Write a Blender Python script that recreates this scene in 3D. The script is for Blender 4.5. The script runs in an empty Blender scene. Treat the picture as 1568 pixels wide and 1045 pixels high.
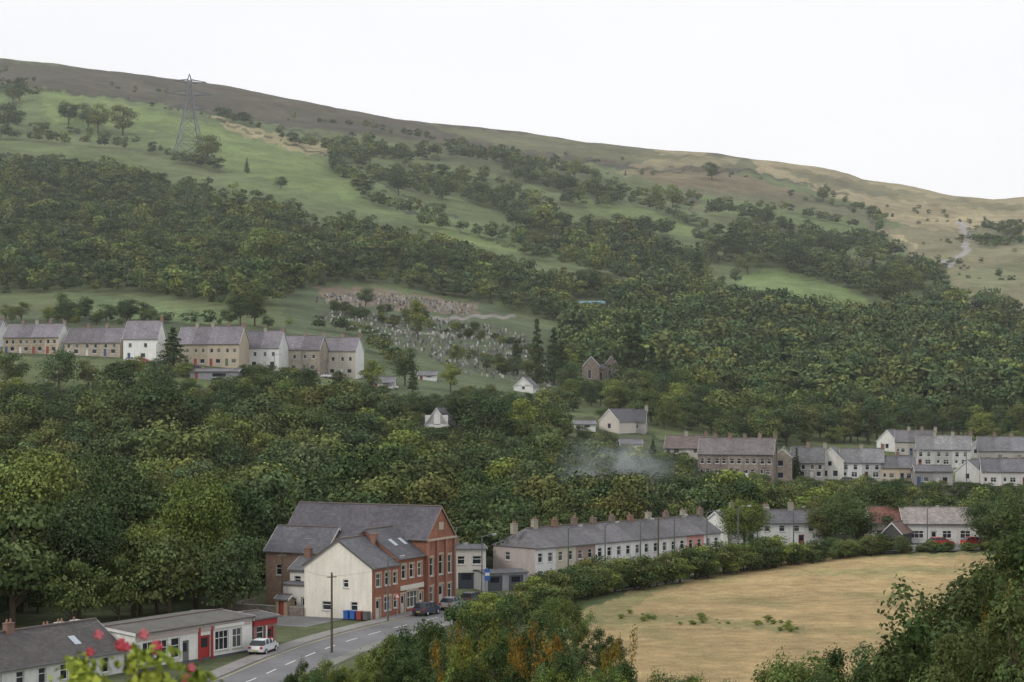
import bpy, math, random, numpy as np
rng=np.random.default_rng(7); random.seed(7)
F,CU,HV,H=2926.,784.,600.,26.
sc=bpy.context.scene
# ---------------------------------------------------------------- terrain model
U9=[0,200,400,600,784,1000,1200,1400,1568]
SKY=[(-600,0),(-300,45),(0,78),(100,90),(200,102),(400,134),(600,170),(784,196),(900,211),(1000,217),(1090,223),(1180,238),(1250,250),(1290,257),(1320,270),(1390,277),(1450,290),(1530,300),(1568,294),(1850,262),(2300,250)]
rowsZ=[(1,24.3),(15,21.5),(30,19),(60,14),(100,8),(130,3.6),(150,1),(165,0),(240,0)]
rowsZ9=[(290,[0,0,0,0,0,.4,1.7,1.7,1.7]),(330,[2,2,1,1,.5,1,1.7,2,2]),(400,[10,10,8,5,4,3,2,2,2])]
rowsV=[(450,[665,660,655,665,675,700,735,738,738]),
(480,[622,620,618,640,650,680,715,722,722]),
(508,[556,562,576,606,630,660,692,705,706]),
(530,[546,552,566,596,618,645,680,698,698]),
(600,[520,514,514,560,590,620,650,662,662]),
(700,[490,485,474,510,540,580,604,610,608]),
(850,[445,442,430,455,480,520,535,545,545]),
(1100,[350,350,350,370,395,430,445,460,462]),
(1400,[230,245,265,285,310,345,365,385,388]),
(1700,[140,160,190,222,245,275,300,330,340])]
uf=np.arange(-600,2301,20.)
RD=[];RZ=[]
for d,z in rowsZ: RD.append(d);RZ.append(np.full_like(uf,z))
for d,a in rowsZ9: RD.append(d);RZ.append(np.interp(uf,U9,a))
for d,a in rowsV:
    s=a[0]-a[1]
    us=[-600,-300]+U9; vs=[a[0]+s*.9,a[0]+s*.6]+a
    v=np.interp(uf,us,vs); RD.append(d);RZ.append(H+(HV-v)/F*d)
v=np.interp(uf,[p[0] for p in SKY],[p[1] for p in SKY]); zs=H+(HV-v)/F*2050
RD.append(2050);RZ.append(zs);RD.append(2600);RZ.append(zs-12);RD.append(12000);RZ.append(zs*0.5)
RD=np.array(RD,float);RZ=np.array(RZ)
ld=np.linspace(0,math.log(12000),640)
G=np.array([np.interp(np.exp(ld),RD,RZ[:,j]) for j in range(len(uf))]).T
def blur(a,ax,k):
    p=[(0,0),(0,0)];p[ax]=(k,k);b=np.pad(a,p,mode='edge');o=0
    n=a.shape[ax]
    for i in range(2*k+1): o=o+(b[i:i+n] if ax==0 else b[:,i:i+n])
    return o/(2*k+1)
G=blur(blur(G,0,1),0,1)
m=np.exp(ld)[:,None]; w=np.clip((m-330)/200,0,1)*np.clip((1900-m)/150,0,1)
G2=blur(blur(G,1,2),1,1);G=G*(1-w)+G2*w
w=np.clip((m-620)/200,0,1);G2=blur(blur(G,0,2),0,2);G=G*(1-w)+G2*w
def sst(a,b,x):
    t=np.clip((x-a)/(b-a),0,1);return t*t*(3-2*t)
def gz(x,y):
    x=np.asarray(x,float);y=np.asarray(y,float)
    yy=np.maximum(y,1.001);u=np.clip(CU+F*x/np.maximum(y,60),-600,2299.9)
    fi=np.log(yy)/ld[-1]*(len(ld)-1);i=np.clip(fi.astype(int),0,len(ld)-2);fi=fi-i
    fj=(u+600)/20;j=np.clip(fj.astype(int),0,len(uf)-2);fj=fj-j
    z=(G[i,j]*(1-fi)+G[i+1,j]*fi)*(1-fj)+(G[i,j+1]*(1-fi)+G[i+1,j+1]*fi)*fj
    n=(np.sin(x*.021+y*.013)+np.sin(y*.031-x*.017+2)+.6*np.sin(x*.06+1.3)*np.sin(y*.05)+.35*np.sin(x*.11+y*.07)*np.sin(y*.13-x*.05))
    return z+n*sst(650,1000,y)*2.4*(1-.5*sst(1850,2050,y))
def g1(x,y): return float(gz([x],[y])[0])
DS=np.geomspace(160,2060,1600)
def hit(u,v):
    z=gz((u-CU)/F*DS,DS);vv=HV-F*(z-H)/DS
    k=np.argmax(vv<=v)
    if vv[k]>v:k=len(DS)-1
    return float(DS[k])
def proj(x,y):
    z=gz(x,y);return CU+F*x/np.maximum(y,1),HV-F*(z-H)/np.maximum(y,1)
def inpoly(u,v,P):
    r=np.zeros(u.shape,bool);n=len(P)
    for i in range(n):
        x0,y0=P[i];x1,y1=P[(i+1)%n]
        if y0==y1: continue
        c=((y0>v)!=(y1>v))&(u<(x1-x0)*(v-y0)/(y1-y0)+x0);r^=c
    return r
def nearline(u,v,P,w):
    r=np.zeros(u.shape,bool)
    for (x0,y0),(x1,y1) in zip(P[:-1],P[1:]):
        dx,dy=x1-x0,y1-y0;t=np.clip(((u-x0)*dx+(v-y0)*dy)/(dx*dx+dy*dy),0,1)
        r|=np.hypot(u-x0-t*dx,v-y0-t*dy)<w
    return r
# ---------------------------------------------------------------- materials
def newmat(name):
    m=bpy.data.materials.new(name);m.use_nodes=True;nt=m.node_tree;nt.nodes.clear()
    o=nt.nodes.new('ShaderNodeOutputMaterial');return m,nt,o
def nd(nt,t,**k):
    n=nt.nodes.new(t)
    for a,b in k.items(): setattr(n,a,b)
    return n
def noise(nt,vec,scale,detail=4,rough=.6):
    n=nd(nt,'ShaderNodeTexNoise');n.inputs['Scale'].default_value=scale;n.inputs['Detail'].default_value=detail;n.inputs['Roughness'].default_value=rough
    nt.links.new(vec,n.inputs['Vector']);return n.outputs['Fac']
def mrange(nt,f,a,b,c,d):
    n=nd(nt,'ShaderNodeMapRange');nt.links.new(f,n.inputs[0])
    for i,x in enumerate((a,b,c,d)): n.inputs[i+1].default_value=x
    return n.outputs[0]
def math_(nt,op,a,b):
    n=nd(nt,'ShaderNodeMath',operation=op)
    for i,x in enumerate((a,b)):
        if isinstance(x,(int,float)): n.inputs[i].default_value=x
        else: nt.links.new(x,n.inputs[i])
    return n.outputs[0]
def vscale(nt,c,f):
    n=nd(nt,'ShaderNodeVectorMath',operation='SCALE');nt.links.new(c,n.inputs[0])
    if isinstance(f,(int,float)): n.inputs['Scale'].default_value=f
    else: nt.links.new(f,n.inputs['Scale'])
    return n.outputs[0]
def attr_mat(name,rough=.85,nz=((.3,.25),(3,.2)),bump=0,bscale=8,spec=.3,pattern=None,streak=False):
    m,nt,o=newmat(name);a=nd(nt,'ShaderNodeAttribute',attribute_name='Col');tc=nd(nt,'ShaderNodeTexCoord').outputs['Object']
    f=None
    for s,am in nz:
        q=mrange(nt,noise(nt,tc,s),.3,.7,1-am,1+am);f=q if f is None else math_(nt,'MULTIPLY',f,q)
    if streak:
        mp=nd(nt,'ShaderNodeMapping');mp.inputs['Scale'].default_value=(2.2,2.2,.25);nt.links.new(tc,mp.inputs[0])
        f=math_(nt,'MULTIPLY',f,mrange(nt,noise(nt,mp.outputs[0],1.2,5),.35,.75,1.03,.86))
    if pattern:
        sx=nd(nt,'ShaderNodeSeparateXYZ');nt.links.new(tc,sx.inputs[0]);cb=nd(nt,'ShaderNodeCombineXYZ')
        if pattern=='brick':
            nt.links.new(math_(nt,'ADD',sx.outputs[0],sx.outputs[1]),cb.inputs[0]);nt.links.new(sx.outputs[2],cb.inputs[1]);bw,rh=.24,.08
        elif pattern=='stone':
            nt.links.new(math_(nt,'ADD',sx.outputs[0],sx.outputs[1]),cb.inputs[0]);nt.links.new(sx.outputs[2],cb.inputs[1]);bw,rh=.55,.25
        else:
            nt.links.new(sx.outputs[0],cb.inputs[0]);nt.links.new(sx.outputs[1],cb.inputs[1]);bw,rh=.42,.27
        b=nd(nt,'ShaderNodeTexBrick');nt.links.new(cb.outputs[0],b.inputs['Vector'])
        b.inputs['Color1'].default_value=(.78,.78,.78,1);b.inputs['Color2'].default_value=(1.15,1.15,1.15,1);b.inputs['Mortar'].default_value=(1.25,1.2,1.1,1) if pattern!='slate' else (.55,.55,.55,1)
        b.inputs['Scale'].default_value=1;b.inputs['Brick Width'].default_value=bw;b.inputs['Row Height'].default_value=rh;b.inputs['Mortar Size'].default_value=.012
        n=nd(nt,'ShaderNodeVectorMath',operation='MULTIPLY');nt.links.new(a.outputs['Color'],n.inputs[0]);nt.links.new(b.outputs[0],n.inputs[1]);c=n.outputs[0]
    else: c=a.outputs['Color']
    c=vscale(nt,c,f) if f is not None else c
    p=nd(nt,'ShaderNodeBsdfPrincipled');nt.links.new(c,p.inputs['Base Color']);p.inputs['Roughness'].default_value=rough;p.inputs['Specular IOR Level'].default_value=spec
    if bump:
        bn=nd(nt,'ShaderNodeBump');bn.inputs['Strength'].default_value=.6;bn.inputs['Distance'].default_value=bump
        nt.links.new(noise(nt,tc,bscale,6,.7),bn.inputs['Height']);nt.links.new(bn.outputs[0],p.inputs['Normal'])
    nt.links.new(p.outputs[0],o.inputs[0]);return m
def foliage_mat(name,stops,trans=0.):
    m,nt,o=newmat(name);a=nd(nt,'ShaderNodeAttribute',attribute_name='Col');oi=nd(nt,'ShaderNodeObjectInfo')
    r=nd(nt,'ShaderNodeValToRGB');r.color_ramp.interpolation='CONSTANT' if len(stops)>5 else 'LINEAR';nt.links.new(oi.outputs['Random'],r.inputs[0]);e=r.color_ramp.elements
    n_=len(stops)
    e[0].position=0;e[0].color=(*stops[0],1);e[1].position=(n_-1)/n_ if n_>5 else 1;e[1].color=(*stops[-1],1)
    for i,s in enumerate(stops[1:-1]):
        q=e.new((i+1)/(n_ if n_>5 else n_-1));q.color=(*s,1)
    n=nd(nt,'ShaderNodeVectorMath',operation='MULTIPLY');nt.links.new(a.outputs['Color'],n.inputs[0]);nt.links.new(r.outputs[0],n.inputs[1])
    d=nd(nt,'ShaderNodeBsdfDiffuse');nt.links.new(n.outputs[0],d.inputs[0])
    if trans:
        t=nd(nt,'ShaderNodeBsdfTranslucent');mx=nd(nt,'ShaderNodeMixShader');mx.inputs[0].default_value=trans
        nt.links.new(n.outputs[0],t.inputs[0]);nt.links.new(d.outputs[0],mx.inputs[1]);nt.links.new(t.outputs[0],mx.inputs[2]);nt.links.new(mx.outputs[0],o.inputs[0])
    else: nt.links.new(d.outputs[0],o.inputs[0])
    return m
M={}
M['render']=attr_mat('painted_render',.8,((.4,.08),(3,.06)),streak=True)
M['brick']=attr_mat('brick_wall',.9,((.5,.2),(4,.15)),pattern='brick')
M['stone']=attr_mat('stone_wall',.9,((.5,.2),(3,.25)),pattern='stone')
M['slate']=attr_mat('roof_slate',.6,((.35,.22),(2.5,.18)),pattern='slate',spec=.35)
M['plain']=attr_mat('painted_part',.5,((1.5,.08),),spec=.4)
M['asphalt']=attr_mat('asphalt',.9,((.15,.2),(2,.15),(20,.1)))
M['ground']=attr_mat('grass_ground',.95,((.02,.2),(.09,.22),(.5,.22),(3,.25)),bump=.35,bscale=1.2,spec=.1)
M['bark']=attr_mat('bark',.95,((3,.3),),spec=.1)
m,nt,o=newmat('window_glass');p=nd(nt,'ShaderNodeBsdfPrincipled');a=nd(nt,'ShaderNodeAttribute',attribute_name='Col');nt.links.new(a.outputs['Color'],p.inputs['Base Color']);p.inputs['Roughness'].default_value=.12;p.inputs['Specular IOR Level'].default_value=.35;nt.links.new(p.outputs[0],o.inputs[0]);M['glass']=m
LS=[(.55,.65,.58),(.9,.97,.82),(.68,.78,.74),(1.3,1.3,.95),(.82,.92,.82),(1.05,1.05,.88),(.6,.7,.68),(1.15,1.17,.88),(.74,.78,.64),(1.6,1.52,.95),(.95,1.02,1.0),(1.2,1.06,.8),(.62,.7,.6),(.85,.97,.88)]
M['leaf']=foliage_mat('broadleaf_foliage',LS)
M['leafn']=foliage_mat('shrub_foliage',LS,.25)
M['leafb']=foliage_mat('light_foliage',[(1.4,1.45,.85),(1.7,1.68,.85),(1.25,1.35,.95)])
M['conif']=foliage_mat('conifer_foliage',[(.5,.6,.58),(.65,.72,.64),(.42,.52,.48)])
M['autumn']=foliage_mat('autumn_foliage',[(1.9,1.05,.55),(1.5,1.3,.65),(2.3,1.,.5)],.2)
# ---------------------------------------------------------------- mesh builders
def raw_mesh(name,V,faces4,C,mats,matidx=None):
    me=bpy.data.meshes.new(name);V=np.asarray(V,np.float32);nf=len(faces4)
    me.vertices.add(len(V));me.vertices.foreach_set('co',V.ravel())
    me.loops.add(nf*4);me.loops.foreach_set('vertex_index',np.asarray(faces4,np.int32).ravel())
    me.polygons.add(nf);me.polygons.foreach_set('loop_start',np.arange(nf,dtype=np.int32)*4)
    try: me.polygons.foreach_set('loop_total',np.full(nf,4,np.int32))
    except Exception: pass
    if matidx is not None: me.polygons.foreach_set('material_index',np.asarray(matidx,np.int32))
    at=me.attributes.new('Col','FLOAT_COLOR','POINT');c=np.ones((len(V),4),np.float32);c[:,:3]=C;at.data.foreach_set('color',c.ravel())
    for q in mats: me.materials.append(q)
    me.update(calc_edges=True);return me
def link(name,data,parent=None,loc=None,rot=None):
    ob=bpy.data.objects.new(name,data);sc.collection.objects.link(ob)
    if parent: ob.parent=parent
    if loc is not None: ob.location=loc
    if rot is not None: ob.rotation_euler=rot
    return ob
class MB:
    def __init__(s): s.v=[];s.f=[];s.c=[]
    def face(s,pts,col):
        i=len(s.v);s.v+=[tuple(p) for p in pts];s.f.append(tuple(range(i,i+len(pts))));s.c+=[(*col,1)]*len(pts)
    def box(s,x0,y0,z0,x1,y1,z1,col):
        a=[(x0,y0,z0),(x1,y0,z0),(x1,y1,z0),(x0,y1,z0),(x0,y0,z1),(x1,y0,z1),(x1,y1,z1),(x0,y1,z1)]
        for q in ((0,3,2,1),(4,5,6,7),(0,1,5,4),(1,2,6,5),(2,3,7,6),(3,0,4,7)): s.face([a[k] for k in q],col)
    def cyl(s,p,q,r0,r1,n,col,cap=True):
        p=np.array(p,float);q=np.array(q,float);d=q-p;d/=np.linalg.norm(d)+1e-9
        t=np.cross(d,(0,0,1) if abs(d[2])<.9 else (1,0,0));t/=np.linalg.norm(t);b=np.cross(d,t)
        A=[p+r0*(math.cos(k*2*math.pi/n)*t+math.sin(k*2*math.pi/n)*b) for k in range(n)]
        B=[q+r1*(math.cos(k*2*math.pi/n)*t+math.sin(k*2*math.pi/n)*b) for k in range(n)]
        for k in range(n): s.face([A[k],A[(k+1)%n],B[(k+1)%n],B[k]],col)
        if cap: s.face(B,col);s.face(A[::-1],col)
    def obj(s,name,mat,parent=None,loc=None,rot=None):
        if not s.f: return None
        me=bpy.data.meshes.new(name);me.from_pydata(s.v,[],s.f)
        at=me.attributes.new('Col','FLOAT_COLOR','POINT');at.data.foreach_set('color',np.array(s.c,np.float32).ravel())
        me.materials.append(mat);return link(name,me,parent,loc,rot)
# ---------------------------------------------------------------- terrain mesh + colours
ys=np.concatenate([np.arange(-80,150,6.),np.arange(150,330,1.5),330*np.exp(np.arange(0,math.log(2080/330),.0042)),np.geomspace(2110,11000,26)])
ss=np.concatenate([-np.geomspace(1.9,.335,26),np.arange(-.33,.3301,.00095),np.geomspace(.335,1.9,26)])
X=ss[None,:]*np.maximum(ys,60)[:,None];Y=np.repeat(ys[:,None],len(ss),1)
Z=gz(X.ravel(),Y.ravel()).reshape(X.shape)
xf,yf=X.ravel(),Y.ravel()
u,v=proj(xf,yf)
ju=u+3.5*np.sin(v*.31+u*.05)+2*np.sin(v*.9+1);jv=v+1.8*np.sin(u*.21)+1.2*np.sin(u*.077+1)
vis=yf>155
C=np.empty((len(xf),3));C[:]=(.105,.13,.06)
def paint(P,col,k=1.):
    mk=inpoly(ju,jv,P)&vis;C[mk]=C[mk]*(1-k)+np.array(col)*k
def line(P,w,col,k=1.):
    mk=nearline(ju,jv,P,w)&vis;C[mk]=C[mk]*(1-k)+np.array(col)*k
DK=(.045,.056,.032);GR=(.115,.15,.064);GB=(.145,.19,.072);ST=(.32,.275,.16);OL=(.12,.122,.068);BR=(.085,.072,.052);MO=(.08,.073,.052)
# moor
paint([(-900,-50),(2600,-50),(2600,330),(1568,330),(1300,300),(1150,262),(1000,262),(800,240),(600,215),(420,190),(200,152),(0,132),(-900,80)],MO)
paint([(-900,20),(0,70),(60,82),(200,108),(60,100),(0,92),(-900,60)],GR,.7)
paint([(200,100),(420,138),(700,185),(900,215),(900,222),(600,190),(300,140)],BR)
paint([(640,190),(1000,225),(1300,262),(1300,275),(1120,258),(960,250),(760,225)],OL)
paint([(985,216),(1080,226),(1085,240),(1010,236)],ST,.6)
paint([(940,262),(1010,243),(1135,240),(1130,252),(1020,256),(960,272)],ST,.45)
paint([(1150,240),(1300,262),(1420,290),(1600,300),(2500,280),(2500,470),(1600,470),(1560,350),(1480,360),(1380,345),(1330,318),(1230,285),(1160,262)],(.26,.225,.135))
paint([(1180,252),(1330,280),(1420,300),(1330,300),(1240,280)],OL,.7)
paint([(1300,290),(1568,315),(1568,325),(1400,312)],OL,.6)
paint([(1340,345),(1480,355),(1568,365),(1900,380),(1900,520),(1568,490),(1490,455),(1430,415),(1370,375)],(.18,.17,.10))
paint([(1450,420),(1568,400),(1568,440),(1500,445)],(.15,.165,.085),.7)
paint([(1480,350),(1568,338),(1568,375),(1500,380)],(.08,.09,.05),.7)
paint([(1040,275),(1240,300),(1340,330),(1340,362),(1230,362),(1100,335),(1040,310)],OL)
paint([(1060,298),(1230,322),(1330,345),(1310,360),(1200,345),(1080,325)],GR)
paint([(960,256),(1120,262),(1240,300),(1120,296),(1000,280)],(.14,.12,.072))
paint([(560,200),(860,250),(960,290),(900,300),(760,270),(640,240)],(.08,.09,.048),.7)
# left pastures
paint([(-300,95),(50,133),(200,155),(330,185),(500,235),(600,285),(700,335),(860,375),(1000,410),(960,425),(860,405),(700,365),(560,330),(400,295),(200,250),(0,225),(-300,190)],GR)
paint([(55,137),(190,158),(300,186),(390,214),(330,214),(220,200),(80,190)],GB)
paint([(320,176),(400,200),(505,224),(506,242),(440,228),(350,200)],ST,.8)
paint([(330,205),(470,235),(560,285),(560,310),(420,280),(330,250)],GB,.8)
paint([(0,190),(90,208),(220,226),(350,268),(340,280),(200,245),(0,215)],(.12,.145,.07))
paint([(640,330),(760,362),(800,378),(860,392),(740,380),(640,345)],GB)
paint([(855,273),(948,294),(946,304),(880,295)],(.16,.25,.07))
paint([(880,300),(960,312),(1065,345),(1065,366),(980,350),(900,325)],GB,.7)
paint([(840,365),(960,405),(1000,425),(900,410),(830,385)],GB,.7)
paint([(1135,425),(1190,405),(1290,440),(1380,486),(1250,478),(1140,455)],(.145,.195,.075))
paint([(1100,345),(1180,370),(1180,390),(1110,375)],GB)
paint([(1380,470),(1500,490),(1500,505),(1380,492)],(.13,.145,.075))
# lower pastures & cemetery
paint([(110,448),(260,474),(345,478),(350,498),(200,494),(100,480)],(.11,.15,.066))
paint([(0,470),(120,480),(350,500),(600,510),(600,560),(0,545)],(.07,.09,.048))
paint([(430,440),(560,440),(740,462),(860,510),(880,610),(640,612),(560,590),(440,510)],(.08,.102,.054))
paint([(478,440),(560,440),(730,466),(735,482),(620,478),(500,462)],(.16,.13,.095))
line([(640,494),(700,486),(790,484)],2.5,(.2,.185,.17));line([(560,485),(640,510),(780,520)],2,(.18,.17,.15));line([(840,560),(835,600),(870,620)],3.5,(.24,.23,.2))
line([(600,604),(760,626),(900,640)],3,(.13,.15,.08))
line([(1396,428),(1440,408),(1476,392),(1484,366),(1468,342)],4.5,(.28,.27,.26))
line([(1330,325),(1410,335),(1500,338)],1.8,ST);line([(1345,350),(1400,375),(1396,428)],1.8,ST)
for P in ([(0,132),(200,152),(420,190),(500,214)],[(330,185),(505,240),(600,290),(700,335)],[(560,300),(760,372),(960,422)],[(1060,300),(1060,345),(1180,372)],[(1240,300),(1330,330),(1360,380)],[(1000,262),(1150,262),(1300,300)],[(700,228),(900,250),(1000,262)]):
    line(P,1.5,(.04,.045,.03),.85)
# valley & field
paint([(-900,600),(0,600),(560,600),(900,640),(1250,738),(2500,745),(2500,846),(1250,846),(1110,852),(850,895),(600,930),(-900,960)],DK)
paint([(600,606),(900,640),(1060,690),(1000,720),(880,690),(700,650),(600,630)],(.09,.11,.056),.8)
fld=[(840,1200),(800,1000),(880,940),(985,898),(1080,872),(1160,855),(1240,846),(1568,846),(2600,846),(2600,1200)]
paint(fld,(.34,.255,.13))
fm=inpoly(u,v,fld)&vis
fr=np.zeros(len(xf))
for q in range(9):
    an=rng.uniform(0,6.28);fq=rng.uniform(.06,.5);fr+=np.sin((xf*math.cos(an)+yf*math.sin(an))*fq+rng.uniform(0,6.28)+.8*np.sin(xf*.07*q+yf*.05))/(1+2*fq)
k=np.clip(fr-.6,0,1.2)[:,None]*.38;C[fm]=(C*(1-k)+np.array((.21,.205,.09))*k)[fm]
line([(870,955),(1000,945),(1120,955),(1230,965)],6,(.2,.19,.09),.7)
line([(1210,880),(1400,872),(1568,878)],2.5,(.22,.21,.1),.7)
paint([(985,898),(1080,872),(1160,855),(1240,846),(1568,846),(1568,852),(1240,853),(1160,864),(1080,884),(985,912)],(.18,.19,.085),.75)
paint([(880,940),(985,900),(1000,915),(900,965),(860,1000),(840,980)],(.16,.17,.08),.6)
nearm=yf<=155;C[nearm]=(.07,.09,.04)
mk=(yf>150)&(yf<262)&(xf<2)&(xf>-60)&(~inpoly(u,v,fld));C[mk]=(.09,.105,.055)
C*=(1+.12*np.sin(xf*.05+3*np.sin(yf*.02))*np.sin(yf*.037))[:,None]
ny,nx=X.shape;idx=np.arange(ny*nx).reshape(ny,nx)
Fq=np.stack([idx[:-1,:-1],idx[:-1,1:],idx[1:,1:],idx[1:,:-1]],-1).reshape(-1,4)
me=raw_mesh('hillside_ground',np.stack([xf,yf,Z.ravel()],-1),Fq,C,[M['ground']]);me.polygons.foreach_set('use_smooth',np.ones(len(Fq),bool))
link('hillside_ground',me)
# ---------------------------------------------------------------- trees
def tree_mesh(name,kind,lobes,leaves,leaf,seed,mat,wid=.75,base=.12,col=(.098,.12,.061),trunk=True):
    r=np.random.default_rng(seed);h=10.
    cs=[];rs=[]
    if kind=='conif':
        for k in range(lobes):
            t=(k+.5)/lobes;z=h*(base+(.97-base)*t);R=h*wid*.5*(1-t)**.85;a=k*2.4+r.uniform(0,.6);cs.append((math.cos(a)*R*.6,math.sin(a)*R*.6,z));rs.append(max(.35,R*.62))
    elif kind=='spray':
        for k in range(lobes):
            a=r.uniform(0,6.28);q=r.uniform(0,1)**.6*h*wid*.42;z=r.uniform(.12,.95)*h*(1-.35*q/(h*wid*.42))
            cs.append((math.cos(a)*q,math.sin(a)*q,z));rs.append(r.uniform(.04,.1)*h)
    elif kind=='rose':
        for k in range(lobes):
            a=r.uniform(0,6.28);q=r.uniform(0,1)**.6*1.7;z=r.uniform(6.5,9.6)-q*q*.45
            cs.append((math.cos(a)*q,math.sin(a)*q,z));rs.append(r.uniform(.25,.5))
    else:
        zc={'round':.56,'tall':.55,'bush':.45}[kind]*h;az=(.5-base*.5)*h*.72;ax=h*wid*.5*.72
        for k in range(lobes):
            d=r.normal(size=3);d/=np.linalg.norm(d);q=r.uniform(.35,1)**.5
            p=np.array([d[0]*ax*q,d[1]*ax*q,zc+d[2]*az*q])
            if p[2]<zc: p[:2]*=.9
            cs.append(p);rs.append(r.uniform(.11,.22)*h*(.75+.25*wid)*(1.1 if kind!='tall' else .95))
    V=[];Cc=[]
    n=leaves//lobes
    for c,R in zip(cs,rs):
        d=r.normal(size=(n,3));d/=np.linalg.norm(d,axis=1)[:,None];d[:,2]=np.where(d[:,2]<-.3,-d[:,2],d[:,2])
        sq={'conif':.62,'spray':1.7}.get(kind,.85)
        q=r.uniform(.6,1.12,n);inn=r.random(n)<.16;q[inn]=r.uniform(.2,.6,inn.sum())
        q*=1+.2*np.sin(d[:,0]*5+R)*np.sin(d[:,1]*6+1)
        P=np.array(c)+d*(R*q)[:,None]*(1,1,sq)
        N=d+r.normal(size=(n,3))*.4;N/=np.linalg.norm(N,axis=1)[:,None]
        T=np.cross(N,r.normal(size=(n,3)));T/=np.linalg.norm(T,axis=1)[:,None]+1e-9;B=np.cross(N,T)
        s=(leaf*r.uniform(.55,1.3,n))[:,None];k=r.uniform(.5,.8,n)[:,None]
        V.append(np.stack([P-T*s*.5,P+B*s*k*.5+N*s*.08,P+T*s*.5,P-B*s*k*.5+N*s*.08],1).reshape(-1,3))
        b=r.uniform(.7,1.35)*r.uniform(.65,1.35,n);yw=r.uniform(.88,1.1)
        cc=np.array(col)[None]*b[:,None]*np.array([yw,1,.95]);Cc.append(np.repeat(cc,4,0))
    V=np.concatenate(V);Cc=np.concatenate(Cc);nf=len(V)//4;mi=[0]*nf
    if trunk:
        tb=MB();bk=(.09,.07,.05);tr=.3 if kind=='rose' else 1
        tb.cyl((0,0,-.8),(0,0,h*.35),h*.026*tr,h*.018*tr,6,bk,False);tb.cyl((0,0,h*.35),(0.1,0,h*.8),h*.018*tr,h*.004*tr,5,bk,False)
        for c in cs[:9]: tb.cyl((0,0,max(h*.12,c[2]*.45)),tuple(c),h*.009*tr,h*.003*tr,4,bk,False)
        V=np.concatenate([V,np.array(tb.v)]);Cc=np.concatenate([Cc,np.array(tb.c)[:,:3]]);mi+= [1]*((len(V)//4)-nf)
    return raw_mesh(name,V,np.arange(len(V)).reshape(-1,4),Cc,[mat,M['bark']],mi)
def coll(name,meshes,nm):
    c=bpy.data.collections.new(name)
    for i,me in enumerate(meshes):
        o=bpy.data.objects.new('%s_variant_%02d'%(nm,i),me);c.objects.link(o)
    return c
far=[tree_mesh('far%d'%i,'round',13,460,.98,20+i,M['leaf'],wid=w,base=.05,trunk=False) for i,w in enumerate((.85,.95,.75,1.05,.8))]
far+=[tree_mesh('fart','tall',12,420,.95,31,M['leaf'],wid=.5,base=.05,trunk=False),tree_mesh('farc','conif',14,440,.85,32,M['conif'],wid=.5,base=.05,trunk=False)]
mid=[tree_mesh('mid%d'%i,'round',24,3300,.44,40+i,M['leaf'],wid=w,base=.05) for i,w in enumerate((.85,.95,.75,1.0,.7))]
mid+=[tree_mesh('midt','tall',22,2800,.42,51,M['leaf'],wid=.5,base=.05),tree_mesh('midb','round',22,3200,.44,52,M['leafb'],wid=.9,base=.05)]
midc=[tree_mesh('midc%d'%i,'conif',26,2800,.42,60+i,M['conif'],wid=w,base=.05) for i,w in enumerate((.42,.55))]
near=[tree_mesh('near%d'%i,'round',50,15000,.24,70+i,M['leaf'],wid=w,base=.08) for i,w in enumerate((.75,.9,.65))]
nearb=tree_mesh('nearb','round',46,14000,.24,75,M['leafb'],wid=.8,base=.1,col=(.078,.098,.05))
fg=[tree_mesh('fg%d'%i,'spray',110,26000,.22,80+i,M['leafn'],wid=w,base=.02,col=(.108,.134,.064)) for i,w in enumerate((.95,1.15,.8))]
fga=[tree_mesh('fga%d'%i,'spray',30,4500,.22,85+i,M['autumn'],wid=.8,base=.02) for i in range(1)]
fgb=tree_mesh('fgb','spray',70,16000,.21,88,M['leafb'],wid=.9,base=.02)
Cfar=coll('far_tree_kinds',far,'far_tree');Cmid=coll('mid_tree_kinds',mid,'woodland_tree')
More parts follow.
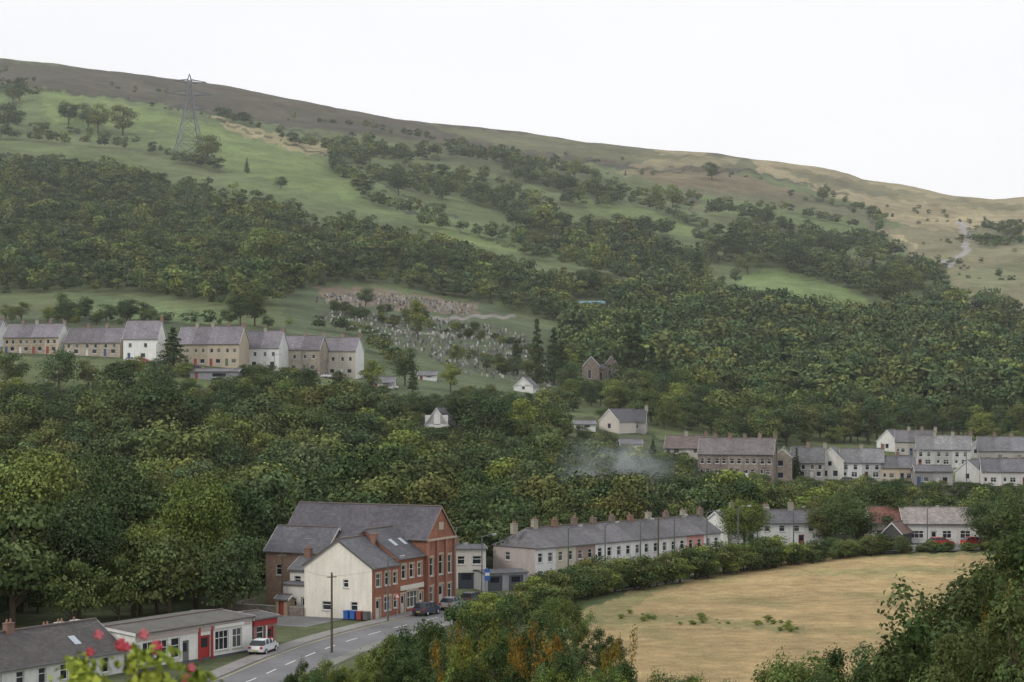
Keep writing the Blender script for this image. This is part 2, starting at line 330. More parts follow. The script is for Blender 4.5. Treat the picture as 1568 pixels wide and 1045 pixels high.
def scatter_obj(name,P,S,idx,col):
    n=len(P);me=bpy.data.meshes.new(name);me.vertices.add(n);me.vertices.foreach_set('co',np.asarray(P,np.float32).ravel())
    a=me.attributes.new('scl','FLOAT_VECTOR','POINT');a.data.foreach_set('vector',np.asarray(S,np.float32).ravel())
    a=me.attributes.new('idx','INT','POINT');a.data.foreach_set('value',np.asarray(idx,np.int32))
    rt=np.zeros((n,3),np.float32);rt[:,2]=rng.uniform(0,6.28,n);a=me.attributes.new('rtv','FLOAT_VECTOR','POINT');a.data.foreach_set('vector',rt.ravel())
    ob=link(name,me);md=ob.modifiers.new('scatter','NODES');ng=bpy.data.node_groups.new(name+'_nodes','GeometryNodeTree')
    ng.interface.new_socket('Geometry',in_out='INPUT',socket_type='NodeSocketGeometry');ng.interface.new_socket('Geometry',in_out='OUTPUT',socket_type='NodeSocketGeometry')
    N=ng.nodes;L=ng.links;gi=N.new('NodeGroupInput');go=N.new('NodeGroupOutput');ip=N.new('GeometryNodeInstanceOnPoints');ci=N.new('GeometryNodeCollectionInfo')
    ci.inputs['Collection'].default_value=col;ci.inputs['Separate Children'].default_value=True;ci.inputs['Reset Children'].default_value=True
    ip.inputs['Pick Instance'].default_value=True
    def na(nm,ty):
        q=N.new('GeometryNodeInputNamedAttribute');q.data_type=ty;q.inputs['Name'].default_value=nm
        return [o for o in q.outputs if o.name=='Attribute' and o.enabled][0]
    L.new(gi.outputs[0],ip.inputs['Points']);L.new(ci.outputs[0],ip.inputs['Instance']);L.new(na('idx','INT'),ip.inputs['Instance Index']);L.new(na('scl','FLOAT_VECTOR'),ip.inputs['Scale'])
    e=N.new('FunctionNodeEulerToRotation');L.new(na('rtv','FLOAT_VECTOR'),e.inputs[0]);L.new(e.outputs[0],ip.inputs['Rotation']);L.new(ip.outputs[0],go.inputs[0]);md.node_group=ng;return ob
KEEP=[]  # u0,u1,v0,v1,d
def area_pts(P,sp):
    ds=[hit(a,b) for a,b in P];d0,d1=min(ds)-15,max(ds)+15
    us=[a for a,b in P];x0=min((min(us)-CU)/F*d for d in (d0,d1));x1=max((max(us)-CU)/F*d for d in (d0,d1))
    gx,gy=np.meshgrid(np.arange(x0,x1,sp),np.arange(d0,d1,sp));gx=gx.ravel()+rng.uniform(-.48,.48,gx.size)*sp;gy=gy.ravel()+rng.uniform(-.48,.48,gy.size)*sp
    u,v=proj(gx,gy);k=inpoly(u,v,P);return gx[k],gy[k],u[k],v[k]
def fit(x,y,h,wid=.45,minh=1.6):
    """limit tree heights so that buildings behind stay in view"""
    z=gz(x,y);u=CU+F*x/y;hh=h.copy();ok=np.ones(len(x),bool)
    for (a,b,c,d_,D) in KEEP:
        w=hh*wid/y*F*.8
        vt=HV-F*(z+hh-H)/y;vb=HV-F*(z-H)/y
        cf=(u+w>a)&(u-w<b)&(vt<d_)&(vb>c-4)&(y<D+1)
        lim=(H-(d_-HV)/F*y-z)*rng.uniform(.75,1.12,len(x))
        hh[cf]=np.minimum(hh[cf],lim[cf])
        inside=(u>a-4)&(u<b+4)&(abs(y-D-3)<8);ok&=~inside
    ok&=hh>minh
    return z,hh,ok
def woodland(name,polys,colc,nk,wk=None):
    PX=[];S=[];I=[]
    for P,sp,h0,h1,thr in polys:
        x,y,u,v=area_pts(P,sp)
        dn=np.sin(x*.045+y*.02)+np.sin(y*.05-x*.03+1)+.7*np.sin(x*.13+y*.09)
        k=(dn+rng.normal(0,.5,len(x)))>thr;x,y=x[k],y[k]
        h=rng.uniform(h0,h1,len(x))*rng.choice([.6,.85,1.1,1.35],len(x),p=[.25,.3,.3,.15])
        z,h,ok=fit(x,y,h);x,y,z,h=x[ok],y[ok],z[ok],h[ok]
        sx=h/10*rng.uniform(.9,1.3,len(x))*np.clip(6/h,1,1.6);PX.append(np.stack([x,y,z-.3],1));S.append(np.stack([sx,sx,h/10],1))
        I.append(rng.choice(nk,len(x),p=wk))
    P=np.concatenate(PX);print(name,len(P));scatter_obj(name,P,np.concatenate(S),np.concatenate(I),colc)
# ---------------------------------------------------------------- houses
WHT=(.68,.68,.66);CRM=(.56,.51,.41);SL=(.105,.105,.115);GLS=(.02,.024,.03)
def wallp(B,side,L,he,ops,wmat,wcol,det,fcol,sur=None,units=None,low=-2.5):
    def q(mk,pts,col): B.setdefault(mk,MB()).face([side(*p) for p in pts],col)
    xs=sorted(set([0,L]+[t for o in ops for t in (o[0],o[0]+o[2])]+([u_[0] for u_ in units] if units else [])))
    xs=[x for x in xs if 0<=x<=L];zs=sorted(set([low,he]+[t for o in ops for t in (o[1],o[1]+o[3])]))
    for i in range(len(xs)-1):
        cx=(xs[i]+xs[i+1])/2;cm,cc=wmat,wcol
        if units:
            for s0,mm,c_ in units:
                if cx>=s0: cm,cc=mm,c_
        for j in range(len(zs)-1):
            cz=(zs[j]+zs[j+1])/2
            if any(o[0]<cx<o[0]+o[2] and o[1]<cz<o[1]+o[3] for o in ops): continue
            q(cm,[(xs[i],zs[j],0),(xs[i+1],zs[j],0),(xs[i+1],zs[j+1],0),(xs[i],zs[j+1],0)],cc)
    def bx(mk,a0,z0,a1,z1,d0,d1,col):
        P=[(a0,z0),(a1,z0),(a1,z1),(a0,z1)]
        q(mk,[(*p,d1) for p in P],col)
        for k in range(4): q(mk,[(*P[k],d0),(*P[(k+1)%4],d0),(*P[(k+1)%4],d1),(*P[k],d1)],col)
    for o in ops:
        x,z,w,h,kd=o[:5];dp=-.14
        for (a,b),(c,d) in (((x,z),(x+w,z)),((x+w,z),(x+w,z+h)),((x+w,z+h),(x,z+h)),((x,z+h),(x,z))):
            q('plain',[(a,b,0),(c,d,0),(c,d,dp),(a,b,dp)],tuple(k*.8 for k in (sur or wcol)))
        if kd=='d':
            dc=random.choice([(.6,.6,.58),(.25,.05,.04),(.05,.08,.2),(.5,.5,.48),(.08,.15,.08)]) if len(o)<6 else o[5]
            q('plain',[(x,z,dp),(x+w,z,dp),(x+w,z+h,dp),(x,z+h,dp)],dc)
            if det: bx('glass',x+.2*w,z+h*.55,x+.8*w,z+h*.9,dp,dp+.02,GLS)
        else:
            g=random.choice([GLS,GLS,(.04,.045,.05),(.10,.10,.095)])
            q('glass',[(x,z,dp),(x+w,z,dp),(x+w,z+h,dp),(x,z+h,dp)],g)
            t=.07
            for a0,z0,a1,z1 in ((x,z,x+w,z+t),(x,z+h-t,x+w,z+h),(x,z+t,x+t,z+h-t),(x+w-t,z+t,x+w,z+h-t)): bx('plain',a0,z0,a1,z1,dp,dp+.05,fcol)
            if det:
                if w>1.3:
                    nb=int(w/1.0)
                    for k in range(1,nb+1): bx('plain',x+w*k/(nb+1)-.03,z+t,x+w*k/(nb+1)+.03,z+h-t,dp,dp+.045,fcol)
                bx('plain',x+t,z+h*.62-.03,x+w-t,z+h*.62+.03,dp,dp+.04,fcol)
            bx('plain',x-.08,z-.1,x+w+.08,z,-.02,.08,(.5,.5,.47))
        if sur:
            bx('plain',x-.15,z+h,x+w+.15,z+h+.22,-.02,.035,sur);bx('plain',x-.15,z,x,z+h,-.02,.03,sur);bx('plain',x+w,z,x+w+.15,z+h,-.02,.03,sur)
def house(name,x,y,z,yaw,L,D,he,hr,mats=None,ops=None,roof=SL,chim=(),det=1,units=None,sur=None,fcol=(.7,.7,.68),roofseg=None,oh=.25,hipL=0,hipR=0,barge=None,low=-2.5,skylights=(),gut=(.12,.12,.12)):
    E=link(name,None,None,(x,y,z),(0,0,yaw));E.empty_display_size=1
    mats=mats or {};ops=ops or {};g=lambda s:mats.get(s,mats.get('*',('render',WHT)))
    B={}
    sides={'F':(lambda a,z_,d:(a,-d,z_),L),'R':(lambda a,z_,d:(L+d,a,z_),D),'K':(lambda a,z_,d:(L-a,D+d,z_),L),'L':(lambda a,z_,d:(-d,D-a,z_),D)}
    for s,(fn,ln) in sides.items():
        wallp(B,fn,ln,he,ops.get(s,[]),g(s)[0],g(s)[1],det,fcol,sur if s=='F' or (sur and g(s)[0] in('brick','stone')) else None,units if s=='F' else None,low)
    for s,hp in (('L',hipL),('R',hipR)):
        if not hp and hr>he+.05:
            fn=sides[s][0];B.setdefault(g(s)[0],MB()).face([fn(0,he,0),fn(D,he,0),fn(D/2,hr,0)],g(s)[1])
    R=MB();T=MB();sl=(hr-he)/(D/2);oz=oh*sl;th=.12
    segs=roofseg or [(0,roof)]
    xa=-(.18 if not hipL else oh);xb=L+(.18 if not hipR else oh)
    for i,(s0,c_) in enumerate(segs):
        a=xa if i==0 else s0;b=xb if i==len(segs)-1 else segs[i+1][0]
        la=hipL if i==0 else 0;lb=hipR if i==len(segs)-1 else 0
        for sg in (0,1):
            y0=-oh if sg==0 else D+oh;ym=D/2
            e0=(a,y0,he-oz+th);e1=(b,y0,he-oz+th);m1=(b-lb,ym,hr+th);m0=(a+la,ym,hr+th)
            R.face([e0,e1,m1,m0],c_)
            R.face([(a,y0,he-oz),(b,y0,he-oz),e1,e0],(.2,.2,.2))
            R.face([(a,y0,he-oz-.01),(b,y0,he-oz-.01),(b-lb,ym,hr-.01),(a+la,ym,hr-.01)],(.08,.08,.08))
        if la: R.face([(a,D+oh,he-oz+th),(a,-oh,he-oz+th),(a+la,D/2,hr+th)],c_)
        if lb: R.face([(b,-oh,he-oz+th),(b,D+oh,he-oz+th),(b-lb,D/2,hr+th)],c_)
    if hr>he+.3:
        T.box(xa+hipL,D/2-.1,hr+th-.03,xb-hipR,D/2+.1,hr+th+.1,(.14,.11,.10))
    bc=barge or (.6,.6,.58)
    for s,hp,xx in (('L',hipL,xa),('R',hipR,xb)):
        if hp or hr<he+.3: continue
        for sg in (0,1):
            y0=-oh if sg==0 else D+oh;x0=xx-.03 if s=='L' else xx;x1=xx if s=='L' else xx+.03
            P=[(y0,he-oz-.12),(D/2,hr-.12),(D/2,hr+th+.02),(y0,he-oz+th+.02)]
            T.face([(x0,*p) for p in P],bc);T.face([(x1,*p) for p in P],bc)
            for k in range(4): T.face([(x0,*P[k]),(x0,*P[(k+1)%4]),(x1,*P[(k+1)%4]),(x1,*P[k])],bc)
    T.box(xa,-oh-.12,he-oz-.04,xb,-oh-.003,he-oz+.08,gut)
    for c in chim:
        cx=c[0];cy=c[1] if len(c)>1 else D/2;cc=c[2] if len(c)>2 else random.choice([(.20,.12,.09),(.22,.17,.14),(.3,.27,.22),(.17,.13,.11)]);ch=c[3] if len(c)>3 else random.uniform(.8,1.15)
        zb=hr-abs(cy-D/2)*sl
        T.box(cx-.42,cy-.3,zb-.5,cx+.42,cy+.3,zb+ch,cc);T.box(cx-.47,cy-.35,zb+ch,cx+.47,cy+.35,zb+ch+.1,tuple(k*.8 for k in cc))
        for k in (-.22,.22)[:random.choice([1,2,2])]: T.cyl((cx+k,cy,zb+ch+.1),(cx+k,cy,zb+ch+.42),.11,.09,6,(.26,.15,.10))
        if random.random()<.4:
            T.cyl((cx,cy,zb+ch),(cx,cy,zb+ch+1.3),.02,.02,4,(.25,.25,.25));T.cyl((cx-.45,cy,zb+ch+1.25),(cx+.45,cy,zb+ch+1.25),.015,.015,4,(.3,.3,.3))
    for (sx,sy) in skylights:
        zz=he+sy*sl+th;T.face([(sx,sy,zz+.05),(sx+.8,sy,zz+.05),(sx+.8,sy+1,zz+sl+.05),(sx,sy+1,zz+sl+.05)],(.4,.45,.5))
    for k,b in B.items(): b.obj({'glass':'windows','plain':'frames_and_doors'}.get(k,'walls_'+k),M[k],E)
    R.obj('roof',M['slate'],E);T.obj('ridge_and_chimneys',M['plain'],E)
    return E
def unitops(n,w,z0=0.,style=0,up=3.3):
    o=[]
    for i in range(n):
        a=i*w;f=random.random()<.5
        dx,wx=(.45,w-1.85) if f else (w-1.35,.5)
        o+= [(a+dx,z0,.9,2.15,'d'),(a+wx,z0+.85,1.25,1.35,'w'),(a+.55,up,.9,1.25,'w'),(a+w-1.5,up,.9,1.25,'w')]
    return o
COLS=[WHT,(.6,.58,.53),CRM,(.45,.39,.29),(.52,.44,.39),(.56,.56,.56),(.40,.36,.30),(.62,.60,.57)]
def pxhouse(name,u0,u1,vb,ve,vr,yawd=0,D=7.5,n=1,col=None,mat='render',roof=SL,side=None,dd=None,gdet=0,chim=True,style=1,hip=0,dep=None):
    uc=(u0+u1)/2;d=dd or hit(uc,vb);s=d/F;yaw=math.radians(yawd);L=(u1-u0)*s/max(.3,math.cos(yaw))
    x=(u0-CU)*s;y=d-L/2*math.sin(yaw);zb=H-(vb-HV)*s
    he=(vb-ve)*s;hr=(vb-vr)*s+.001
    w=L/n;cols=[tuple(k*j for k in (col or random.choice(COLS))) for j in [random.uniform(.8,1.15) for _ in range(n)]]
    un=[(i*w,mat,cols[i]) for i in range(n)]
    up=he*.58
    o=[]
    for i in range(n):
        a=i*w
        o+=[(a+w*.12,.05,.85,2.0,'d'),(a+w*.5,.8,min(1.4,w*.3),1.2,'w'),(a+w*.15,up,.95,min(1.2,he-up-.3),'w'),(a+w*.6,up,.95,min(1.2,he-up-.3),'w')] if he>4 else [(a+w*.1,.05,.85,min(2.0,he-.3),'d'),(a+w*.45,.9,w*.3,min(1.1,he-1.1),'w')]
    KEEP.append((u0-3,u1+3,vr-3,vb-9,y-1))
    segs=[(i*w,tuple(k*q for k in roof)) for i,q in [(i,random.uniform(.8,1.35)) for i in range(n)]]
    sd=side or (mat,cols[0])
    return house(name,x,y,zb,yaw,L,dep or D,he,hr,{'F':(mat,cols[0]),'L':sd,'R':(side or (mat,cols[-1])),'K':(mat,cols[0])},{'F':o,'L':[(2,up,.8,1.0,'w')] if he>4 else [],'R':[]},roof,[(i*w,) for i in range(1,n+1)] if chim else [],gdet,un,roofseg=segs,hipL=hip,hipR=hip,low=-2)
BRK=(.25,.105,.07)
# --- near brick block
yawA=math.atan2(.9,.435);c_,s_=math.cos(yawA),math.sin(yawA)
ox,oy=-15.9,217.
pf=lambda a,b:(ox+c_*a-s_*b,oy+s_*a+c_*b)
def win(xs,z,w,h,k='w'): return [(x,z,w,h,k) for x in xs]
SUR=(.45,.37,.28)
house('end_terrace_brick_house',ox,oy,0,yawA,6.2,9.0,6.0,9.0,{'F':('brick',BRK),'L':('render',(.74,.70,.62)),'R':('brick',BRK),'K':('render',WHT)},
 {'F':[(.9,0,1,2.3,'d',(.5,.5,.48)),(2.8,.8,1.5,1.6,'w'),(5,.9,.9,1.4,'w'),(.9,3.7,1.1,1.5,'w'),(3,3.7,1.1,1.5,'w'),(4.9,3.7,.9,1.4,'w')],'L':[(6.2,1.0,.9,1.0,'w'),(2.4,.9,1.2,1.0,'w'),(5.2,3.6,.7,.9,'w')]},sur=SUR,barge=(.10,.09,.09),chim=[(6.1,3.2,(.22,.12,.09))])
E=house('brick_shop_house',*pf(6.22,0),0,yawA,6.2,9.0,6.6,9.7,{'*':('brick',BRK)},
 {'F':[(.5,0,1,2.3,'d'),(2,.6,2.6,1.9,'w'),(5,0,.9,2.2,'d'),(.7,4.1,1,1.6,'w'),(2.6,4.1,1,1.6,'w'),(4.6,4.1,1,1.6,'w')]},sur=SUR,barge=(.10,.09,.09),skylights=[(2,1.6),(4.3,1.6)],roof=(.085,.085,.095))
t=MB();t.box(.3,-.12,2.75,6,-.01,3.3,(.6,.58,.5));t.obj('fascia_sign',M['plain'],E)
q=pf(12.45,19.6)
E=house('brick_chapel',q[0],q[1],0,yawA-math.pi/2,19.9,7.2,8.5,12.,{'*':('brick',(.24,.11,.075)),'K':('brick',BRK),'F':('brick',(.22,.10,.07))},
 {'R':[(.8,3.9,.9,2.2,'w'),(3.0,3.9,1.2,2.4,'w'),(5.5,3.9,.9,2.2,'w'),(2.8,0,1.6,2.7,'d',(.5,.48,.45)),(.8,.8,.9,1.8,'w'),(5.5,.8,.9,1.8,'w')],'F':[(14.,7,.9,.9,'w')]},sur=(.42,.33,.26),barge=(.25,.19,.15),roof=(.075,.07,.085))
t=MB()
for a in (0,2.3,4.5,6.8): t.box(19.92,a,0,20.15,a+.4,8.1,(.28,.13,.09))
t.box(19.92,-.1,8.1,20.2,7.3,8.35,(.42,.34,.27))
t.box(19.91,3.0,9.3,20.,4.2,10.2,(.42,.34,.27))
t.obj('pilasters',M['plain'],E)
q=pf(9.5,20.5);house('rear_hall',q[0],q[1],0,yawA-math.pi/2,8.5,6,6.6,9.3,{'*':('brick',(.26,.18,.14))},{'F':win((1.5,4,6.5),3.6,1,1.3)},roof=(.09,.09,.105))
q=pf(1.8,13.2);house('white_lean_to',q[0],q[1],0,yawA-math.pi/2,4.2,4,3.4,3.5,{'*':('render',(.62,.60,.56))},{'F':[(1,.9,1,1.1,'w'),(2.6,0,.9,2,'d')]},oh=.1)
q=pf(-.5,12.6);house('garden_shed',q[0],q[1],0,yawA-math.pi/2,1.6,1.6,1.9,2.3,{'*':('plain',(.3,.22,.15))},{'F':[(.4,0,.7,1.7,'d')]},det=0,oh=.1)
q=pf(4,13.5);house('white_rear_wing',q[0],q[1],0,yawA-math.pi/2,4.4,5,5.0,6.2,{'*':('render',(.66,.64,.6))},{'F':[(.6,3.2,.9,1,'w'),(2.8,3.2,.9,1,'w'),(.8,.9,1,1,'w')]},chim=[(1,)])
# --- shop row at lower left
def p2(u,v): d=26*F/(v-HV);return ((u-CU)/F*d,d)
a=p2(207,1030);b=p2(386,998);yw=math.atan2(b[1]-a[1],b[0]-a[0]);L=math.hypot(b[0]-a[0],b[1]-a[1])
RED=(.35,.03,.03)
E=house('flat_roof_shop',a[0],a[1],-.2,yw,L,8,3.7,4.05,{'*':('render',(.68,.67,.64)),'R':('render',(.56,.56,.54))},
 {'F':[(1,.9,1.5,1.9,'w'),(2.9,.9,1.5,1.9,'w'),(4.9,.9,1.2,1.9,'w'),(6.5,0,.9,2.4,'d',(.15,.15,.15)),(9,0,1.5,2.6,'d',RED),(11.2,.9,2,1.9,'w'),(13.8,.9,1.4,1.9,'w')],'R':[(2,1,2.4,1.6,'w')]},roof=(.085,.08,.065),chim=[],gut=(.1,.08,.07))
t=MB()
t.box(.1,-.1,3.02,L-.1,-.01,3.42,(.42,.35,.33));t.box(8.7,-.13,0.1,8.95,-.02,3.4,RED);t.box(10.55,-.13,.1,10.8,-.02,3.4,RED);t.box(-.1,-.06,-.1,L+.1,-.005,.45,(.09,.09,.1))
t.box(11.0,-.16,3.06,15.4,-.11,3.38,(.68,.67,.63));t.obj('shopfront_trim',M['plain'],E)
c0=(a[0]+math.cos(yw)*(L+.25),a[1]+math.sin(yw)*(L+.25))
E=house('takeaway_kiosk',c0[0],c0[1],-.1,yw,3.6,5,3.3,3.6,{'*':('plain',(.25,.13,.11))},{'F':[(.5,.9,1.1,1.6,'w'),(2.1,0,1,2.3,'d',RED)]},oh=.3,roof=(.07,.06,.06))
t=MB();t.box(.0,-.12,2.6,3.6,-.01,3.15,RED);t.box(1.7,-.16,.7,1.95,-.125,2.5,(.6,.55,.5));t.obj('red_fascia',M['plain'],E)
a=p2(-60,1074);b=p2(190,1030);yw2=math.atan2(b[1]-a[1],b[0]-a[0]);L2=math.hypot(b[0]-a[0],b[1]-a[1])
house('long_low_slate_building',a[0],a[1],-.6,yw2,L2,7.5,2.7,5.2,{'*':('render',(.62,.62,.6))},{'F':[(i*2.6+1,.9,.9,1.4,'w') for i in range(int(L2/2.6))]},roof=(.07,.062,.06),chim=[(L2-1,5.2,(.62,.62,.6),.9),(L2-3,5.2,(.62,.62,.6),.9),(L2-4.6,5.4,(.62,.62,.6),.9),(L2*.45,3.7,(.2,.12,.09),.8)],skylights=[(L2-5,1.2)])
# --- terrace along road
yt=math.atan2(.726,.688)
N=10;w=4.05;cl=[(.68,.67,.65),(.52,.47,.36),(.32,.24,.20),(.70,.69,.67),(.72,.71,.69),(.66,.65,.63),(.70,.69,.66),(.58,.56,.51),(.52,.27,.23),(.66,.65,.62)]
house('terraced_houses',3.1,254,-.1,yt,N*w,7.8,5.3,7.5,{'F':('render',WHT),'L':('render',(.40,.35,.33)),'R':('render',WHT),'K':('render',CRM)},{'F':unitops(N,w),'L':[(2.2,3.4,.9,1.1,'w')]},chim=[(i*w,) for i in range(0,N+1)],units=[(i*w,'brick' if i==8 else 'render',cl[i]) for i in range(N)],
 roofseg=[(i*w,tuple(k*q for k in (.11,.105,.112))) for i,q in [(i,random.uniform(.8,1.3)) for i in range(N)]],hipL=2.5)
house('white_terrace_houses',36.6,300,1.5,math.radians(4),12.2,7,3.9,5.6,{'*':('render',(.70,.70,.68))},{'F':[(i*2.35+.7,2.5,.9,.95,'w') for i in range(5)]+[(i*4+.5,0,.9,2,'d') for i in range(3)]},chim=[(4,),(8,),(12,)])
house('white_gable_house',33.2,294,1.2,math.radians(62),8,3.4*1.25,4.4,6.2,{'*':('render',(.74,.74,.72))},{'L':[(1.4,2.8,.8,.9,'w')]},chim=[(7,)])
house('cream_flat_house',-7.6,252,0,math.radians(8),4.2,7,5.2,5.5,{'*':('render',(.55,.53,.48))},{'F':[(.4,3.2,1,1.1,'w'),(2.4,3.2,1.2,1.1,'w'),(.5,0,2.2,2.1,'d',(.05,.06,.08))]},oh=.1,chim=[(.6,)])
house('low_garage_block',-3.6,248.5,0,math.radians(20),6,5,2.3,2.5,{'*':('render',(.30,.31,.33))},{'F':[(.5,0,2,2,'d',(.08,.09,.1)),(3.4,0,2,2,'d',(.1,.1,.12))]},oh=.1)
house('red_roof_bungalow',57.6,306,1.7,math.radians(3),5.2,6,3.4,5.6,{'*':('render',(.5,.45,.4))},{'F':[(.8,1,1.2,1.1,'w')]},roof=(.19,.085,.065))
house('white_bungalow',62.5,305,1.7,math.radians(-2),12,6.5,3.3,5.6,{'*':('render',(.60,.59,.56)),'L':('stone',(.12,.12,.12))},{'F':[(1,.9,2.2,1.2,'w'),(4.3,0,1,2.1,'d'),(6.2,.9,1.4,1.2,'w'),(9,.9,1.6,1.2,'w')]},roof=(.27,.24,.225))
house('dark_gable_garage',61.2,300.5,1.5,math.radians(60),6,3,2.3,3.8,{'*':('stone',(.10,.10,.10))},{},roof=(.15,.09,.075),det=0)
# --- left hillside rows
TAN=(.36,.30,.22)
for nm,u0,u1,vb,ve,vr,n,col,side in [('hillside_terrace',-60,-2,532,510,490,3,None,None),('hillside_terrace',2,92,542,516,496,4,TAN,('render',WHT)),('hillside_bungalow',96,186,546,524,502,3,(.34,.30,.24),None),
 ('white_gable_villa',188,242,552,518,491,1,WHT,('render',WHT)),('hillside_terrace',268,368,561,526,500,4,(.40,.34,.26),None),('hillside_terrace',370,428,565,532,507,2,WHT,None),
 ('hillside_terrace',430,490,570,535,514,2,(.33,.29,.24),None),('hillside_terrace',491,545,576,537,517,2,(.50,.46,.39),('render',WHT))]:
    pxhouse(nm,u0,u1,vb,ve,vr,-14 if nm!='white_gable_villa' else -8,n=n,col=col,side=side,roof=(.14,.13,.145),mat='stone' if col in(TAN,(.34,.30,.24),(.33,.29,.24)) else 'render')
pxhouse('grey_garage_block',290,366,583,569,565,-10,D=5,col=(.25,.25,.27),chim=False)
pxhouse('small_white_cottage',640,668,583,575,569,0,col=WHT,chim=False);pxhouse('white_cottage',570,604,594,586,578,0,col=(.5,.5,.48),chim=False)
# --- cemetery chapel etc
def gablefront(name,u0,u1,vb,ve,vr,col,mat='render',dep=9,roof=SL,yawd=0,dd=None,ops=None):
    uc=(u0+u1)/2;d=dd or hit(uc,vb);s=d/F;w=(u1-u0)*s;yaw=math.radians(90+yawd);x=(u0-CU)*s
    zb=H-(vb-HV)*s;KEEP.append((u0-3,u1+3,vr-3,vb-5,d))
    return house(name,x+w,d,zb,yaw,dep,w,(vb-ve)*s,(vb-vr)*s,{'*':(mat,col)},{'L':ops if ops is not None else [(w*.5-.5,.9,1,1.3,'w')]},roof,det=0,low=-3)
gablefront('lychgate_cottage',786,816,601,592,578,(.66,.66,.64),yawd=-12)
gablefront('white_gable_chapel',650,686,656,650,625,(.66,.66,.64),ops=[(2.2,.8,1.6,2.4,'d',(.05,.05,.05))],yawd=-10)
gablefront('gothic_cemetery_chapel',893,918,582,560,546,(.24,.20,.17),'stone',8,ops=[(1.6,.5,1.2,3,'w')])
gablefront('gothic_cemetery_chapel',924,948,582,560,546,(.24,.20,.17),'stone',8,ops=[(1.6,.5,1.2,3,'w')])
d=hit(920,582);s=d/F
house('chapel_archway',(916-CU)*s,d+2,H-(582-HV)*s,0,10*s,4,4,5.5,{'*':('stone',(.26,.22,.18))},{'F':[(.4,0,1.2,2.6,'w')]},det=0)
pxhouse('farm_hut',888,926,471,465,461,0,col=(.3,.05,.04),mat='plain',roof=(.12,.22,.28),chim=False,D=5)
gablefront('white_gable_house',912,948,662,645,627,(.52,.48,.43),yawd=-35,dep=12,roof=(.085,.085,.095))
pxhouse('slate_roof_house',944,988,662,646,628,-8,n=1,col=(.33,.31,.3),roof=(.085,.085,.095));pxhouse('small_white_house',880,912,660,650,645,0,col=WHT,chim=False)
pxhouse('red_roof_house',1018,1078,700,686,668,-12,n=2,col=(.40,.36,.32),roof=(.15,.115,.105));pxhouse('white_front_house',950,984,688,680,674,0,col=WHT,chim=False)
# --- right rows
pxhouse('stone_terrace',1070,1182,732,695,672,-14,n=5,col=(.22,.185,.16),mat='stone',roof=(.12,.107,.105),gdet=1)
gablefront('bay_fronted_house',1184,1212,738,700,688,(.36,.31,.25),'stone',dep=9,ops=[(1,.8,1.4,1.4,'w'),(1,3.6,1.4,1.4,'w')],yawd=-10)
pxhouse('grey_terrace',1212,1262,735,708,686,-10,n=2,col=(.28,.26,.25),mat='stone',roof=(.13,.13,.135))
gablefront('white_gable_house',1252,1292,735,706,686,(.6,.58,.54),yawd=-15,ops=[(1.2,.8,1.2,1.4,'w'),(3.6,.8,1.2,1.4,'w'),(2.4,3.2,1,1.2,'w')])
pxhouse('painted_terrace',1288,1352,736,708,688,-8,n=2,col=(.5,.5,.5),gdet=1,roof=(.145,.145,.15))
pxhouse('cream_terrace',1350,1402,738,716,700,-8,n=2,col=(.44,.37,.28),gdet=1)
gablefront('white_gable_house',1342,1374,692,676,659,(.7,.7,.68),dep=9,yawd=-25)
pxhouse('upper_terrace',1372,1430,698,676,660,-14,n=3,col=(.36,.34,.32),gdet=1,roof=(.12,.115,.12))
pxhouse('upper_terrace',1405,1484,716,688,668,-14,n=3,col=(.44,.44,.44),roof=(.17,.17,.175),gdet=1)
pxhouse('garage_row',1402,1458,744,722,714,-6,n=2,col=(.28,.27,.26),chim=False)
gablefront('white_gable_house',1462,1500,740,722,706,(.54,.54,.52),yawd=-30);gablefront('dormer_house',1482,1506,700,688,676,(.45,.45,.45),dd=520)
pxhouse('upper_terrace',1500,1600,712,690,670,-12,n=4,col=(.38,.36,.34),roof=(.135,.135,.145),gdet=1)
pxhouse('painted_terrace',1506,1620,745,722,704,-10,n=4,col=(.52,.5,.48),gdet=1)
KEEP+=[(1110,1250,785,835,290),(1325,1500,790,842,295),(735,1110,790,838,250),(440,735,765,925,214),(440,700,765,915,247),(486,740,440,585,640),(600,690,555,600,590)]
# ---------------------------------------------------------------- woodland
woodland('distant_hillside_woodland',[
 ([(-320,225),(0,248),(200,272),(400,318),(600,366),(780,418),(880,446),(960,452),(960,470),(860,496),(740,468),(600,436),(470,436),(430,470),(350,474),(200,450),(100,448),(-320,470)],6.4,7,11,-2.1),
 ([(860,500),(900,466),(1000,450),(1130,460),(1250,500),(1380,504),(1568,514),(1900,514),(1900,660),(1568,660),(1350,652),(1180,645),(1060,625),(960,600),(880,570)],6.8,9,14,-3),
 ([(500,222),(640,222),(860,262),(900,300),(960,306),(900,340),(800,350),(700,325),(600,285)],8.2,8,13,.55),
 ([(860,335),(1000,355),(1080,380),(1260,405),(1300,440),(1190,408),(1130,440),(960,440),(860,400),(760,358)],7.8,9,15,.05),
 ([(1040,315),(1180,340),(1340,372),(1440,440),(1568,490),(1568,505),(1400,495),(1300,450),(1190,405)],8.2,8,14,.5),
 ([(0,130),(400,185),(860,250),(1240,300),(1340,345),(1480,360),(1568,380),(1568,340),(1240,285),(860,235),(400,160),(0,110)],16,4,7,1.6),
 ([(900,230),(1240,290),(1340,345),(1568,380),(1568,480),(1430,430),(1340,362),(1040,310),(900,290)],17,3,8,1.6),
 ([(1350,370),(1568,365),(1568,480),(1440,430)],11,2,5,1.0),
 ([(1480,350),(1568,338),(1568,375),(1500,380)],6,2,5,-1),
 ],Cfar,7,[.17,.17,.17,.17,.17,.1,.05])
PX=[];S=[];I=[]
